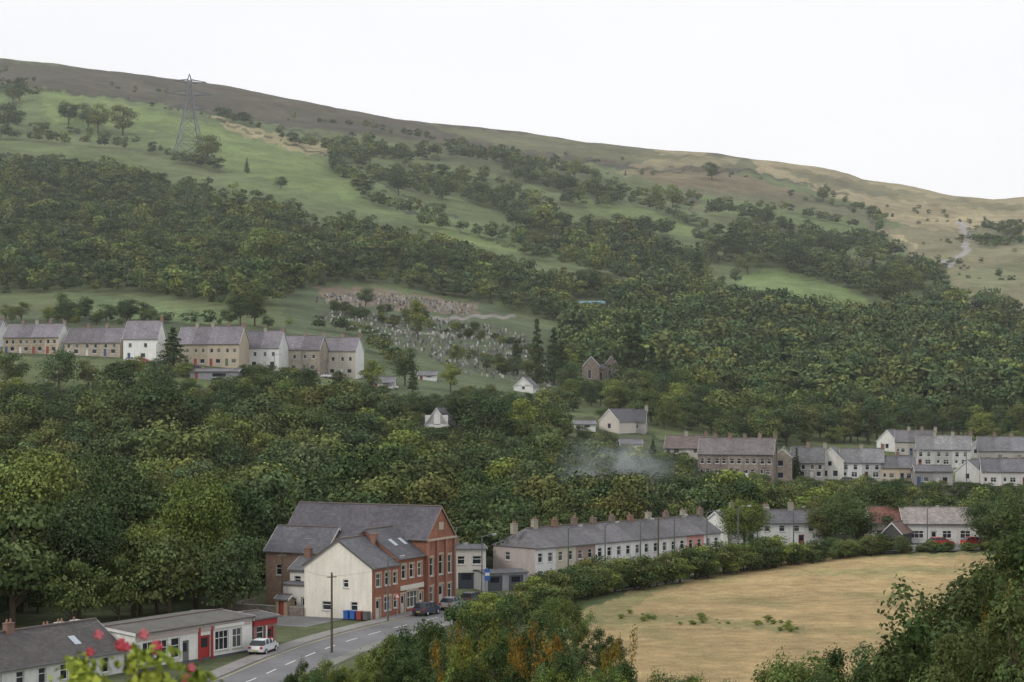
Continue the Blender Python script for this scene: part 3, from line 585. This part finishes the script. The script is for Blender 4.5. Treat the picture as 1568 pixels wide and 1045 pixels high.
for P,h0,h1,sp in [([(-200,205),(0,214),(120,224),(230,238),(340,266)],8,13,6.5),([(-200,150),(0,140),(60,150)],8,12,8),([(0,186),(100,205),(220,222),(340,262)],5,9,11),([(330,180),(420,206),(500,232),(560,262),(640,300)],8,14,6),([(560,305),(700,352),(860,392),(960,425)],6,12,6),([(505,245),(560,300)],8,14,6),
 ([(860,285),(960,310),(1065,350)],6,11,6),([(1040,305),(1180,325),(1330,352)],6,12,6),([(1060,370),(1180,400),(1300,440),(1400,482)],8,15,6),([(700,228),(860,262),(960,302),(1060,322)],6,12,6),([(1240,290),(1330,325),(1350,360)],5,9,7),([(470,190),(640,214),(760,240)],6,11,7),
 ([(640,345),(800,385),(880,412)],6,12,6),([(1330,330),(1480,345),(1568,350)],3,6,8),([(1400,440),(1568,500)],5,9,6),([(430,440),(560,432),(740,455)],4,8,6),([(100,488),(350,500)],3,6,5),([(440,500),(560,515),(600,560)],3,7,5),([(1065,345),(1180,372),(1190,405)],7,11,6),([(200,155),(330,184)],3,6,9)]:
    for (a0,b0),(a1,b1) in zip(P[:-1],P[1:]):
        d0,d1=hit(a0,b0),hit(a1,b1);x0,x1=(a0-CU)/F*d0,(a1-CU)/F*d1;Ln=math.hypot(x1-x0,d1-d0);n=max(2,int(Ln/sp))
        for k in range(n):
            if random.random()<.2: continue
            t=(k+random.random()*.7)/n;x=x0+(x1-x0)*t+random.uniform(-2.5,2.5);y=d0+(d1-d0)*t+random.uniform(-2.5,2.5);h=random.uniform(h0,h1)
            PX.append((x,y,g1(x,y)-.3));q=h/10*random.uniform(.9,1.5);S.append((q,q,h/10));I.append(random.randrange(6))
scatter_obj('hill_hedgerow_trees',PX,S,I,Cfar)
woodland('valley_woodland',[
 ([(-500,640),(0,632),(300,618),(560,610),(700,640),(900,670),(1060,700),(1250,745),(1250,800),(1050,835),(850,880),(740,895),(700,905),(440,905),(440,960),(200,975),(-500,1010)],7.2,8,13,-3),
 ([(-500,640),(0,632),(300,618),(560,610),(700,640),(900,670),(1060,700),(1250,745),(1250,800),(1050,835),(850,880),(740,895)],8,3,6,0),
 ([(1230,738),(1568,745),(1900,745),(1900,842),(1500,842),(1240,842)],7,5,10,-1.2),
 ([(560,560),(600,600),(860,620),(1060,690),(880,660),(700,636),(560,606)],6.5,2.5,7,-.3),
 ([(860,575),(960,600),(1180,645),(1340,655),(1568,660),(1900,660),(1900,690),(1568,690),(1340,680),(1180,690),(1060,670),(960,645),(860,620)],7,5,11,-1.),
 ([(0,548),(560,580),(560,606),(300,612),(0,625),(-400,630),(-400,540)],6,3,8,-1),
 ([(-300,470),(0,475),(440,505),(600,560),(560,575),(560,520),(350,500),(-300,492)],7,3,8,.3),
 ([(440,445),(600,480),(860,540),(870,610),(640,610),(560,560)],8,2.5,6,.3),
 ],Cmid,7,[.19,.19,.17,.17,.14,.1,.04])
def place(name,me,u,vb,hpx,wf=1.,d=None):
    d=d or hit(u,vb);x=(u-CU)/F*d;s=hpx*d/F/10;o=link(name,me,None,(x,d,g1(x,d)-.05),(0,0,random.uniform(0,6.28)));o.scale=(s*wf,s*wf,s);return o
for a in [(30,155,38),(12,205,48),(105,193,38),(150,205,45),(188,208,50),(318,250,46),(610,300,48),(820,382,32),(672,332,22),(1005,322,42),(1030,318,36),(1172,350,32),(1260,310,22),(1090,277,30),(1270,402,44),(1228,398,40),(1145,422,36),(1440,430,28),(1365,472,62),(1395,445,38),(880,277,35),(925,372,40),(560,252,20),(430,290,20),(1210,418,50),(1010,420,60),(980,400,52),(1060,428,50),(900,455,48),(1310,440,30),(1090,400,40),(1130,400,35),(135,200,42),(20,160,30),(60,212,26)]:
    place('hillside_tree',mid[random.randrange(5)],a[0],a[1],a[2],random.uniform(1.,1.35))
place('conical_tree',midc[0],378,266,24)
for a in [(265,562,62,1.5,1),(822,592,105,.8,0),(848,590,90,.8,1),(962,606,110,1.1,1),(975,600,120,.9,0),(998,606,80,1.,1),(1018,610,85,1.,0),(536,572,28,.8,0),(750,640,40,.7,0),(1220,735,50,.7,0),(1068,440,70,.9,0),(790,560,40,1,1),(1000,712,40,1,1),(632,600,48,.9,0),(860,580,60,1.1,1)]:
    place('pine_tree',midc[a[4]],a[0],a[1],a[2],a[3])
for a in [(100,500,52,.9,2),(390,500,60,1,0),(400,432,85,1,6),(368,500,50,1,1),(640,520,70,.8,5),(90,608,75,1,3),(175,610,60,1,0),(620,592,60,1,2),(470,612,50,1,1),(396,608,48,1,3),(570,600,50,1,6),(690,600,45,1,6),(800,680,70,1,6),(850,690,70,1,1),(1150,812,75,1.2,6),(1105,800,60,1,6),(930,790,85,1,1),(1010,795,80,1,4),(20,598,60,1.1,1),(135,600,50,1,2),(520,600,34,1.2,0),(560,470,30,1.2,1),(700,560,34,1,3),(745,570,30,1,0)]:
    place('broadleaf_tree',mid[a[4]],a[0],a[1],a[2],a[3])
for a in [(215,960,150,1,1,222),(120,985,200,1,2,215),(30,975,260,1,0,225),(335,930,120,.8,2,236),(165,930,230,.9,1,245),(-40,960,240,1,1,225),(245,925,190,.9,2,250),(80,930,210,.9,2,258),(350,905,180,.9,1,268)]:
    place('large_broadleaf_tree',near[a[4]],a[0],a[1],a[2],a[3],a[5])
place('light_green_tree',nearb,300,950,215,.8,228)
place('light_green_tree',nearb,432,895,125,1,270);place('light_green_tree',nearb,1140,855,88,1.2,292)
place('broadleaf_tree',near[0],1292,850,88,1.3,296);place('broadleaf_tree',near[1],1262,850,78,1,298);place('broadleaf_tree',near[1],1515,850,85,1.2,297);place('broadleaf_tree',near[2],1550,852,95,1.2,290);place('broadleaf_tree',near[2],1600,852,110,1.2,285)
# hedge between road and field
PX=[];S=[];I=[]
def hedge(pts,w,h0,h1,n):
    for _ in range(n):
        k=random.randrange(len(pts)-1);t=random.random();x=pts[k][0]*(1-t)+pts[k+1][0]*t+random.uniform(-w,w);y=pts[k][1]*(1-t)+pts[k+1][1]*t+random.uniform(-w,w);h=random.uniform(h0,h1)
        PX.append((x,y,g1(x,y)-.3));q=h/10*random.uniform(1.1,1.6);S.append((q,q,h/10));I.append(random.choice([0,1,2,3,4,4,6]))
hedge([(8.5,243),(16,252),(30,268),(38,273)],1.9,2.2,5.2,85);hedge([(38,273),(48,283),(58,289)],1.6,1.8,3.6,60);hedge([(58,289),(76,294),(104,301)],1.2,1.3,2.4,75);hedge([(4,232),(9,243),(13,247)],2,2.5,5,32)
hedge([(-4,205),(0,218),(5,232)],1.8,2,4,30)
for _ in range(34):
    uu=random.uniform(950,1230);d=hit(uu,943+(uu-930)*.06)+random.uniform(-5,4);x=(uu-CU)/F*d;PX.append((x,d,g1(x,d)-.1));q=random.uniform(.02,.08);S.append((q*2,q*2,q));I.append(6)
scatter_obj('field_hedgerow',PX,S,I,Cmid)
# foreground shrubs
def shrub(nm,me,u,vt,d,wf=1.):
    x=(u-CU)/F*d;z=g1(x,d);top=H-(vt-HV)/F*d;s=max(.2,(top-z+.4)/10.2);o=link(nm,me,None,(x,d,z-.3),(random.uniform(-.06,.06),random.uniform(-.06,.06),random.uniform(0,6.28)));o.scale=(s*wf,s*wf,s)
for a in [(560,1000,150),(600,965,145),(650,945,130),(700,920,120),(745,930,110),(800,960,95),(690,985,100),(620,1010,100),(560,1025,110),(850,990,85),(760,990,80),(905,1015,80),(960,1008,75),(1010,1022,70),(1060,1030,72),(1120,1036,64),(520,1030,120),(830,930,150),(770,915,160),(1180,1030,60),(1230,990,60),(1290,985,62),(1340,975,66),(1390,965,60),(1440,940,62),(1485,900,58),(1535,850,50),(1590,800,48),(1330,1010,46),(1420,1000,44),(1250,1030,48),(1500,955,42),(480,1020,130),(440,1030,120),(400,1050,120),(1560,900,38),(920,962,170),(860,905,185),(500,1010,140),(1550,800,44),(465,1012,150)]:
    shrub('hawthorn_shrub',fg[random.randrange(3)],a[0],a[1],a[2],random.uniform(.8,1.15))
for a in [(740,908,85,.5),(815,905,90,.5),(700,915,95,.4),(1010,990,66,.35),(1545,800,44,.35),(1470,915,50,.35),(945,920,84,.4),(1580,850,42,.35)]: shrub('autumn_tinted_shrub',fga[0],*a)
for a in [(860,1000,72),(1080,1010,66),(1300,1010,50),(560,1015,118),(940,1000,70),(720,960,90),(1210,975,62)]: shrub('bramble_bush',fgb,*a,.7)
# rose bush, very close
rb=tree_mesh('rose_leaves','rose',70,3600,.2,99,M['leafb'],col=(.13,.16,.055))
x=(200-CU)/F*7.;z=g1(x,7);o=link('rose_bush',rb,None,(x,7,z-.1),(0,0,.5));k=(H-(962-HV)/F*7-z+.1)/9.9;o.scale=(k,k,k)
t=MB()
for i in range(11):
    an0=random.uniform(0,6.28);rr=random.uniform(.2,1.5);ax,ay,az=math.cos(an0)*rr,math.sin(an0)*rr,random.uniform(9.3,10.)-rr*rr*.45;r=random.uniform(.06,.1);fc_=random.choice([(.40,.04,.06),(.45,.10,.12)])
    for q in range(5):
        an=q*1.257;t.cyl((ax,ay,az),(ax+math.cos(an)*r,ay+math.sin(an)*r*.5,az+math.sin(an)*r),r*.3,r*.6,6,fc_)
t.obj('flowers',M['plain'],o)
# ---------------------------------------------------------------- roads
def smooth(P,n=8):
    P=[np.array(p,float) for p in P];P=[2*P[0]-P[1]]+P+[2*P[-1]-P[-2]];o=[]
    for i in range(1,len(P)-2):
        for k in range(n):
            t=k/n;a,b,c,d=P[i-1:i+3];o.append(.5*((2*b)+(-a+c)*t+(2*a-5*b+4*c-d)*t*t+(-a+3*b-3*c+d)*t**3))
    o.append(P[-2]);return o
def strip(name,path,o0,o1,dz,mat,col,dash=None,kerb=None):
    t=MB();pr=None;acc=0
    for i,p in enumerate(path):
        q=path[min(i+1,len(path)-1)]-path[max(i-1,0)];q/=np.linalg.norm(q);n=np.array([q[1],-q[0]])
        z=g1(*p);A=p+n*o0;B=p+n*o1;cur=[(A[0],A[1],z+dz),(B[0],B[1],z+dz)]
        if pr is not None:
            acc+=1
            if not dash or acc%dash[0]<dash[1]:
                t.face([pr[0],pr[1],cur[1],cur[0]],col)
                if kerb:
                    for e in (0,1): t.face([pr[e],cur[e],(cur[e][0],cur[e][1],z-.05),(pr[e][0],pr[e][1],z-.05)],kerb)
        pr=cur
    return t.obj(name,mat,None)
road=smooth([(-36,140),(-27,160),(-23.5,172),(-20.6,186),(-16.8,200),(-11,214.5),(-2.1,232.8),(7.5,248.5),(21,264),(35,279),(50,291),(95,305)],10)
strip('road',road,-3.4,3.4,.03,M['asphalt'],(.14,.14,.145))
strip('pavement',road,-5.3,-3.45,.14,M['asphalt'],(.22,.21,.20),kerb=(.3,.3,.29))
strip('pavement',road,3.45,4.7,.14,M['asphalt'],(.18,.18,.16),kerb=(.3,.3,.29))
strip('road_centre_line',road,-.08,.08,.036,M['plain'],(.6,.6,.58),dash=(4,2));strip('road_edge_line',road,-3.1,-3.0,.036,M['plain'],(.5,.42,.1))
t=MB();t.box(0,0,.01,8.6,9,.05,(.17,.17,.165));t.obj('forecourt_paving',M['asphalt'],None,(*pf(-8.8,12),0),(0,0,yawA-math.pi/2))
t=MB();t.box(0,0,0,11,.25,1.,(.2,.17,.15));t.box(0,-.03,1.,11,.28,1.1,(.3,.28,.26));t.box(0,.25,0,.25,7,1.,(.2,.17,.15));t.obj('garden_wall',M['stone'],None,(*pf(-.3,20),0),(0,0,yawA-math.pi/2))
for i,cc in enumerate([(.03,.12,.4),(.03,.12,.4),(.25,.05,.04),(.1,.1,.1)]):
    t=MB();t.box(0,0,.12,.6,.7,.95,cc);t.box(-.03,-.05,.95,.63,.75,1.05,cc);t.box(.05,.75,.9,.55,.85,1.0,cc)
    t.cyl((-.03,.62,.13),(.08,.62,.13),.13,.13,8,(.03,.03,.03));t.cyl((.52,.62,.13),(.63,.62,.13),.13,.13,8,(.03,.03,.03))
    t.obj('wheelie_bin',M['plain'],None,(*pf(-1.0,3.2-i*.85),.03),(0,0,yawA-math.pi/2))
# ---------------------------------------------------------------- vehicles
def car(x,y,yaw,col,z=None,name='parked_car'):
    z=g1(x,y)+.05 if z is None else z
    E=link(name,None,None,(x,y,z),(0,0,yaw));b=MB();g=MB();w=MB()
    prof=[(-2.0,.35,.80),(-2.02,.6,.83),(-1.9,.92,.80),(-1.1,1.0,.80),(1.0,.98,.82),(1.75,.85,.80),(2.02,.62,.76),(2.02,.35,.76)]
    n=len(prof)
    for sgn in (-1,1):
        b.face([(p[0],sgn*p[2],p[1]) for p in prof],col)
    for k in range(n):
        p,q=prof[k],prof[(k+1)%n];b.face([(p[0],-p[2],p[1]),(q[0],-q[2],q[1]),(q[0],q[2],q[1]),(p[0],p[2],p[1])],col)
    cab=[(-1.85,.95,.76),(-1.45,1.42,.60),(-.2,1.47,.62),(.35,1.42,.60),(1.15,.97,.76)]
    b.face([(cab[i][0],-cab[i][2],cab[i][1]) for i in range(5)],(.03,.035,.04));b.face([(cab[i][0],cab[i][2],cab[i][1]) for i in range(5)],(.03,.035,.04))
    for k in range(4):
        p,q=cab[k],cab[k+1];cc=col if k in(1,2) else (.03,.035,.04)
        (b if k in(1,2) else g).face([(p[0],-p[2],p[1]),(q[0],-q[2],q[1]),(q[0],q[2],q[1]),(p[0],p[2],p[1])],cc)
    for xx,x2 in ((-1.15,-1.0),(-.3,-.15),(.55,.6)):
        for sgn in(-1,1): b.box(xx,sgn*.66-.1 if sgn>0 else -.76,.95,xx+.09,sgn*.66+.1 if sgn>0 else -.56,1.42,col)
    for xx in(-1.25,1.28):
        for sgn in(-1,1):
            w.cyl((xx,sgn*.62,.31),(xx,sgn*.86,.31),.32,.32,14,(.02,.02,.02));w.cyl((xx,sgn*.86,.31),(xx,sgn*.875,.31),.19,.17,10,(.4,.4,.4))
    for sgn in(-1,1):
        b.box(2.0,sgn*.6-.16,.6,2.05,sgn*.6+.16,.76,(.7,.7,.65));b.box(-2.06,sgn*.62-.13,.65,-1.98,sgn*.62+.13,.88,(.4,.02,.02));b.box(.75,sgn*.88-.08,.98,.95,sgn*.88+.08,1.1,col)
    b.box(-2.08,-.26,.45,-2.0,.26,.56,(.6,.5,.08));b.box(2.0,-.26,.4,2.06,.26,.5,(.7,.7,.7));b.box(-2.06,-.8,.3,2.06,.8,.36,(.04,.04,.04))
    b.obj('body',M['plain'],E);g.obj('windscreens',M['glass'],E);w.obj('wheels',M['plain'],E)
a=p2(406,1003);car(a[0]-.3,a[1]+1.,math.atan2(16,4.5),(.6,.62,.65))
a=pf(7.5,-3);car(*a,yawA,(.05,.06,.09));a=pf(14.,-3);car(*a,yawA,(.3,.31,.33));car(2.6+.688*9,254+.726*9-4.2,yt,(.3,.3,.32));car(67,298.5,0.1,(.4,.04,.04));car(72.5,299.5,0.3,(.35,.03,.03))
a=pf(20.,-2.6);car(*a,yawA,(.08,.08,.09))
for uu,vv,cc in [(516,581,(.4,.05,.05)),(503,580,(.55,.55,.55)),(300,568,(.05,.05,.06)),(218,556,(.4,.05,.05)),(203,556,(.55,.55,.57)),(598,597,(.5,.5,.5)),(1330,742,(.3,.3,.32)),(1300,741,(.1,.1,.12))]:
    d=hit(uu,vv);x=(uu-CU)/F*d;car(x,d,-.2,cc)
# ---------------------------------------------------------------- street furniture
def lamp(x,y,h,adir=0,z=None,arm=1.4,f=1.):
    z=g1(x,y) if z is None else z;E=link('street_lamp',None,None,(x,y,z),(0,0,adir));t=MB();gc=(.10,.11,.11)
    t.cyl((0,0,0),(0,0,1.2),.13*f,.12*f,8,gc);t.cyl((0,0,1.2),(0,0,h),.095*f,.07*f,8,gc);t.cyl((0,0,h),(arm*.6,0,h+.3),.065*f,.055*f,6,gc);t.cyl((arm*.6,0,h+.3),(arm,0,h+.35),.055*f,.05*f,6,gc)
    t.obj('column',M['plain'],E);t=MB();t.cyl((arm-.05,0,h+.33),(arm+.55,0,h+.37),.09,.13,8,(.3,.3,.29));t.box(arm+.02,-.08,h+.2,arm+.46,.08,h+.27,(.45,.45,.4));t.obj('lantern',M['plain'],E)
for uu,vb,hh in [(594,952,7.),(693,925,7),(738,905,7.)]:
    x,y=p2(uu,vb);lamp(x,y,hh,.3)
for k in range(6): lamp(3.1+.688*(3+7.5*k)+.726*3.2,254+.726*(3+7.5*k)-.688*3.2,7.8,math.pi/2+yt-math.pi+.9,f=1.2)
for uu in(1160,1215,1260,1420,1500): lamp((uu-CU)/F*298,298,6.,.2)
for uu,vb,d in [(133,642,475),(60,650,470),(240,570,505),(420,590,500),(1190,742,440),(1395,742,440),(1480,745,440),(640,630,500)]:
    x=(uu-CU)/F*d;lamp(x,d,8,.2)
def pole(x,y,h,name='telegraph_pole'):
    t=MB();z=g1(x,y);t.cyl((0,0,-.3),(0,0,h),.14,.10,8,(.10,.08,.06));t.box(-.5,-.05,h-.5,.5,.05,h-.42,(.12,.1,.08))
    for k in(-.4,-.15,.15,.4): t.cyl((k,0,h-.42),(k,0,h-.3),.03,.03,5,(.5,.5,.48))
    t.obj(name,M['bark'],None,(x,y,z),(0,0,.5))
for uu,vb,h in [(508,1000,8.0),(432,940,7.2),(690,915,6.5),(1008,880,8)]: x,y=p2(uu,vb);pole(x,y,h)
t=MB();t.cyl((0,0,0),(0,0,3.2),.05,.05,8,(.3,.3,.3));t.box(-.35,-.1,1.6,.35,-.06,3.1,(.04,.12,.38));t.box(-.3,-.12,2.2,.3,-.105,2.6,(.6,.6,.6));t.obj('blue_banner_sign',M['plain'],None,(-3.2,246,0.1),(0,0,.2))
t=MB();t.cyl((0,0,0),(0,0,2.6),.04,.04,8,(.3,.3,.3));t.face([(-.4,-.05,2.2),(.4,-.05,2.2),(0,-.05,2.9)],(.5,.03,.03));t.face([(-.24,-.06,2.3),(.24,-.06,2.3),(0,-.06,2.72)],(.7,.7,.68));t.obj('triangular_traffic_sign',M['plain'],None,(*pf(3,-1.6),.1),(0,0,.1))
def fence(name,P,h=1.1,col=(.25,.2,.15),sp=2.):
    t=MB()
    for (a,b),(c,d) in zip(P[:-1],P[1:]):
        L=math.hypot(c-a,d-b);n=max(1,int(L/sp))
        pp=[(a+(c-a)*k/n,b+(d-b)*k/n) for k in range(n+1)]
        zz=[g1(*p) for p in pp]
        for p,z in zip(pp,zz): t.box(p[0]-.06,p[1]-.06,z-.2,p[0]+.06,p[1]+.06,z+h,col)
        for k in range(n):
            for q in(.45,.75,1.0): t.cyl((*pp[k],zz[k]+h*q),(*pp[k+1],zz[k+1]+h*q),.035,.035,4,col)
    t.obj(name,M['bark'])
P=[]
for uu,vv in [(590,608),(680,618),(760,628),(850,642)]: d=hit(uu,vv);P.append(((uu-CU)/F*d,d))
fence('cemetery_railings',P,1.6,(.16,.18,.16),3)
t=MB()
def wire(p,q,sag=.6):
    p=np.array(p);q=np.array(q);pr=p
    for k in range(1,11):
        s=k/10;c=p+(q-p)*s;c[2]-=sag*4*s*(1-s);t.cyl(pr,c,.012,.012,3,(.03,.03,.03),False);pr=c
pp=[(*p2(508,1000),7.6),(*p2(690,915),6.2),(*p2(432,940),6.9)]
wire(pp[0],pp[1]);wire(pp[0],pp[2])
t.obj('telephone_wires',M['plain'])
# cemetery gravestones
t=MB()
for P,sp in (([(500,476),(620,484),(700,492),(800,510),(852,560),(856,592),(720,575),(650,545),(580,520),(480,490)],2.7),([(500,452),(600,450),(730,470),(720,482),(600,476),(470,462)],3.4)):
    gx,gy,uu,vv=area_pts(P,sp)
    for x,y in zip(gx,gy):
        y=round(y/4.6)*4.6+random.uniform(-.3,.3)
        if random.random()<.3: continue
        z=g1(x,y);w=random.uniform(.25,.42);h=random.uniform(.6,1.2);c=random.choice([(.2,.2,.195),(.14,.14,.14),(.05,.05,.055),(.28,.275,.26),(.42,.42,.4),(.17,.16,.14),(.1,.1,.1)])
        if random.random()<.1:
            t.box(x-.08,y-.08,z,x+.08,y+.08,z+h+.5,c);t.box(x-.35,y-.07,z+h*.75,x+.35,y+.07,z+h*.75+.16,c);continue
        pr=[(-w,-.2),(w,-.2),(w,h*.8),(w*.5,h),(-w*.5,h),(-w,h*.8)]
        t.face([(x+a,y-.08,z+b) for a,b in pr],c);t.face([(x+a,y+.08,z+b) for a,b in pr],c)
        for k in range(6): (a,b),(e,f_)=pr[k],pr[(k+1)%6];t.face([(x+a,y-.08,z+b),(x+e,y-.08,z+f_),(x+e,y+.08,z+f_),(x+a,y+.08,z+b)],c)
        if random.random()<.4: t.box(x-w,y-2.1,z-.3,x+w,y-.1,z+.12,tuple(k*.8 for k in c))
t.obj('cemetery_gravestones',M['plain'])
# ---------------------------------------------------------------- pylon
d=hit(290,246);x=(290-CU)/F*d;z=g1(x,d);hh=132*d/F
E=link('electricity_pylon',None,None,(x,d,z),(0,0,.35));t=MB();pc=(.15,.16,.17)
def hw(q): 
    return hh*(.19-.145*(q/.62)**.8) if q<.62 else hh*(.045-.028*(q-.62)/.38)
lv=[0,.2,.36,.49,.6,.68,.76,.84,.92]
co=lambda q,k:(hw(q)*(1 if k in(0,3) else -1),hw(q)*(1 if k<2 else -1),hh*q)
for a,b in zip(lv[:-1],lv[1:]):
    for k in range(4):
        t.cyl(co(a,k),co(b,k),.4,.36,4,pc,False);t.cyl(co(a,k),co(b,(k+1)%4),.2,.2,4,pc,False);t.cyl(co(a,(k+1)%4),co(b,k),.2,.2,4,pc,False);t.cyl(co(b,k),co(b,(k+1)%4),.2,.2,4,pc,False)
for k in range(4): t.cyl(co(.92,k),(0,0,hh),.3,.25,4,pc,False)
for q,ln in ((.6,.22),(.76,.27),(.9,.2)):
    for sg in(-1,1):
        tip=(sg*hh*ln,0,hh*(q+.01))
        for k in((0,3) if sg>0 else(1,2)): t.cyl(co(q-.01,k),tip,.3,.26,4,pc,False);t.cyl(co(min(.93,q+.05),k),tip,.25,.22,4,pc,False)
        t.cyl(tip,(tip[0],0,tip[2]-3.4),.24,.24,5,(.2,.16,.12),False)
t.obj('lattice',M['plain'],E)
# ---------------------------------------------------------------- smoke and valley haze
import bmesh
def smoke(u,v,d,sx,sy,sz,den,nm='chimney_smoke'):
    me=bpy.data.meshes.new(nm);bm=bmesh.new();bmesh.ops.create_icosphere(bm,subdivisions=3,radius=1);bm.to_mesh(me);bm.free()
    m,nt,o=newmat(nm+'_volume');tc=nd(nt,'ShaderNodeTexCoord').outputs['Object'];ln=nd(nt,'ShaderNodeVectorMath',operation='LENGTH');nt.links.new(tc,ln.inputs[0])
    fo=mrange(nt,ln.outputs['Value'],.1,1.,1,0);nz=mrange(nt,noise(nt,tc,1.9,3),.42,.6,0,1)
    pv=nd(nt,'ShaderNodeVolumeScatter');pv.inputs['Color'].default_value=(.76,.88,1,1);nt.links.new(math_(nt,'MULTIPLY',math_(nt,'MULTIPLY',fo,nz),den),pv.inputs['Density']);nt.links.new(pv.outputs[0],o.inputs['Volume'])
    me.materials.append(m);ob=link(nm,me,None,((u-CU)/F*d,d,H-(v-HV)/F*d));ob.scale=(sx,sy,sz)
smoke(940,722,340,12,6,7,.17)
t=MB();t.box(-2600,150,-40,2600,4200,900,(1,1,1));ob=t.obj('valley_haze',M['plain'])
m,nt,o=newmat('haze_volume');pv=nd(nt,'ShaderNodeVolumeScatter');pv.inputs['Color'].default_value=(.92,.96,1,1);pv.inputs['Density'].default_value=.000085;nt.links.new(pv.outputs[0],o.inputs['Volume']);ob.data.materials.clear();ob.data.materials.append(m)
# ---------------------------------------------------------------- world, sun, camera
W=bpy.data.worlds.new('World');sc.world=W;W.use_nodes=True;nt=W.node_tree;bg=nt.nodes['Background']
sk=nt.nodes.new('ShaderNodeTexSky');sk.sky_type='NISHITA';sk.sun_disc=False;EL,AZ=math.radians(38),math.radians(-62)
sk.sun_elevation=EL;sk.dust_density=3
tc=nt.nodes.new('ShaderNodeTexCoord');mp=nt.nodes.new('ShaderNodeMapping');mp.inputs['Scale'].default_value=(1.5,1.5,5);nt.links.new(tc.outputs['Generated'],mp.inputs[0])
f=mrange(nt,noise(nt,mp.outputs[0],1.3,5),.3,.7,.97,.87)
mx=nt.nodes.new('ShaderNodeMix');mx.data_type='RGBA';nt.links.new(f,mx.inputs[0]);nt.links.new(sk.outputs[0],mx.inputs[6]);mx.inputs[7].default_value=(11.7,11.8,12.1,1)
nt.links.new(mx.outputs[2],bg.inputs['Color']);bg.inputs['Strength'].default_value=.1
sun=bpy.data.lights.new('sun','SUN');sun.energy=1.35;sun.angle=math.radians(12);sun.color=(1,.94,.85);so=link('sun',sun)
from mathutils import Vector
dv=Vector((math.sin(AZ)*math.cos(EL),-math.cos(AZ)*math.cos(EL),math.sin(EL)))
sk.sun_rotation=math.atan2(dv.x,dv.y)
so.rotation_euler=dv.to_track_quat('Z','Y').to_euler()
cam=bpy.data.cameras.new('camera');cam.sensor_width=36;cam.lens=36*F/1568;cam.shift_y=(600-522.5)/1568;cam.clip_start=.5;cam.clip_end=20000
cam.dof.use_dof=True;cam.dof.focus_distance=300;cam.dof.aperture_fstop=5.6
co_=link('camera',cam,None,(0,0,H),(math.pi/2,0,0));sc.camera=co_
sc.view_settings.view_transform='Standard';sc.view_settings.look='None';sc.view_settings.exposure=0
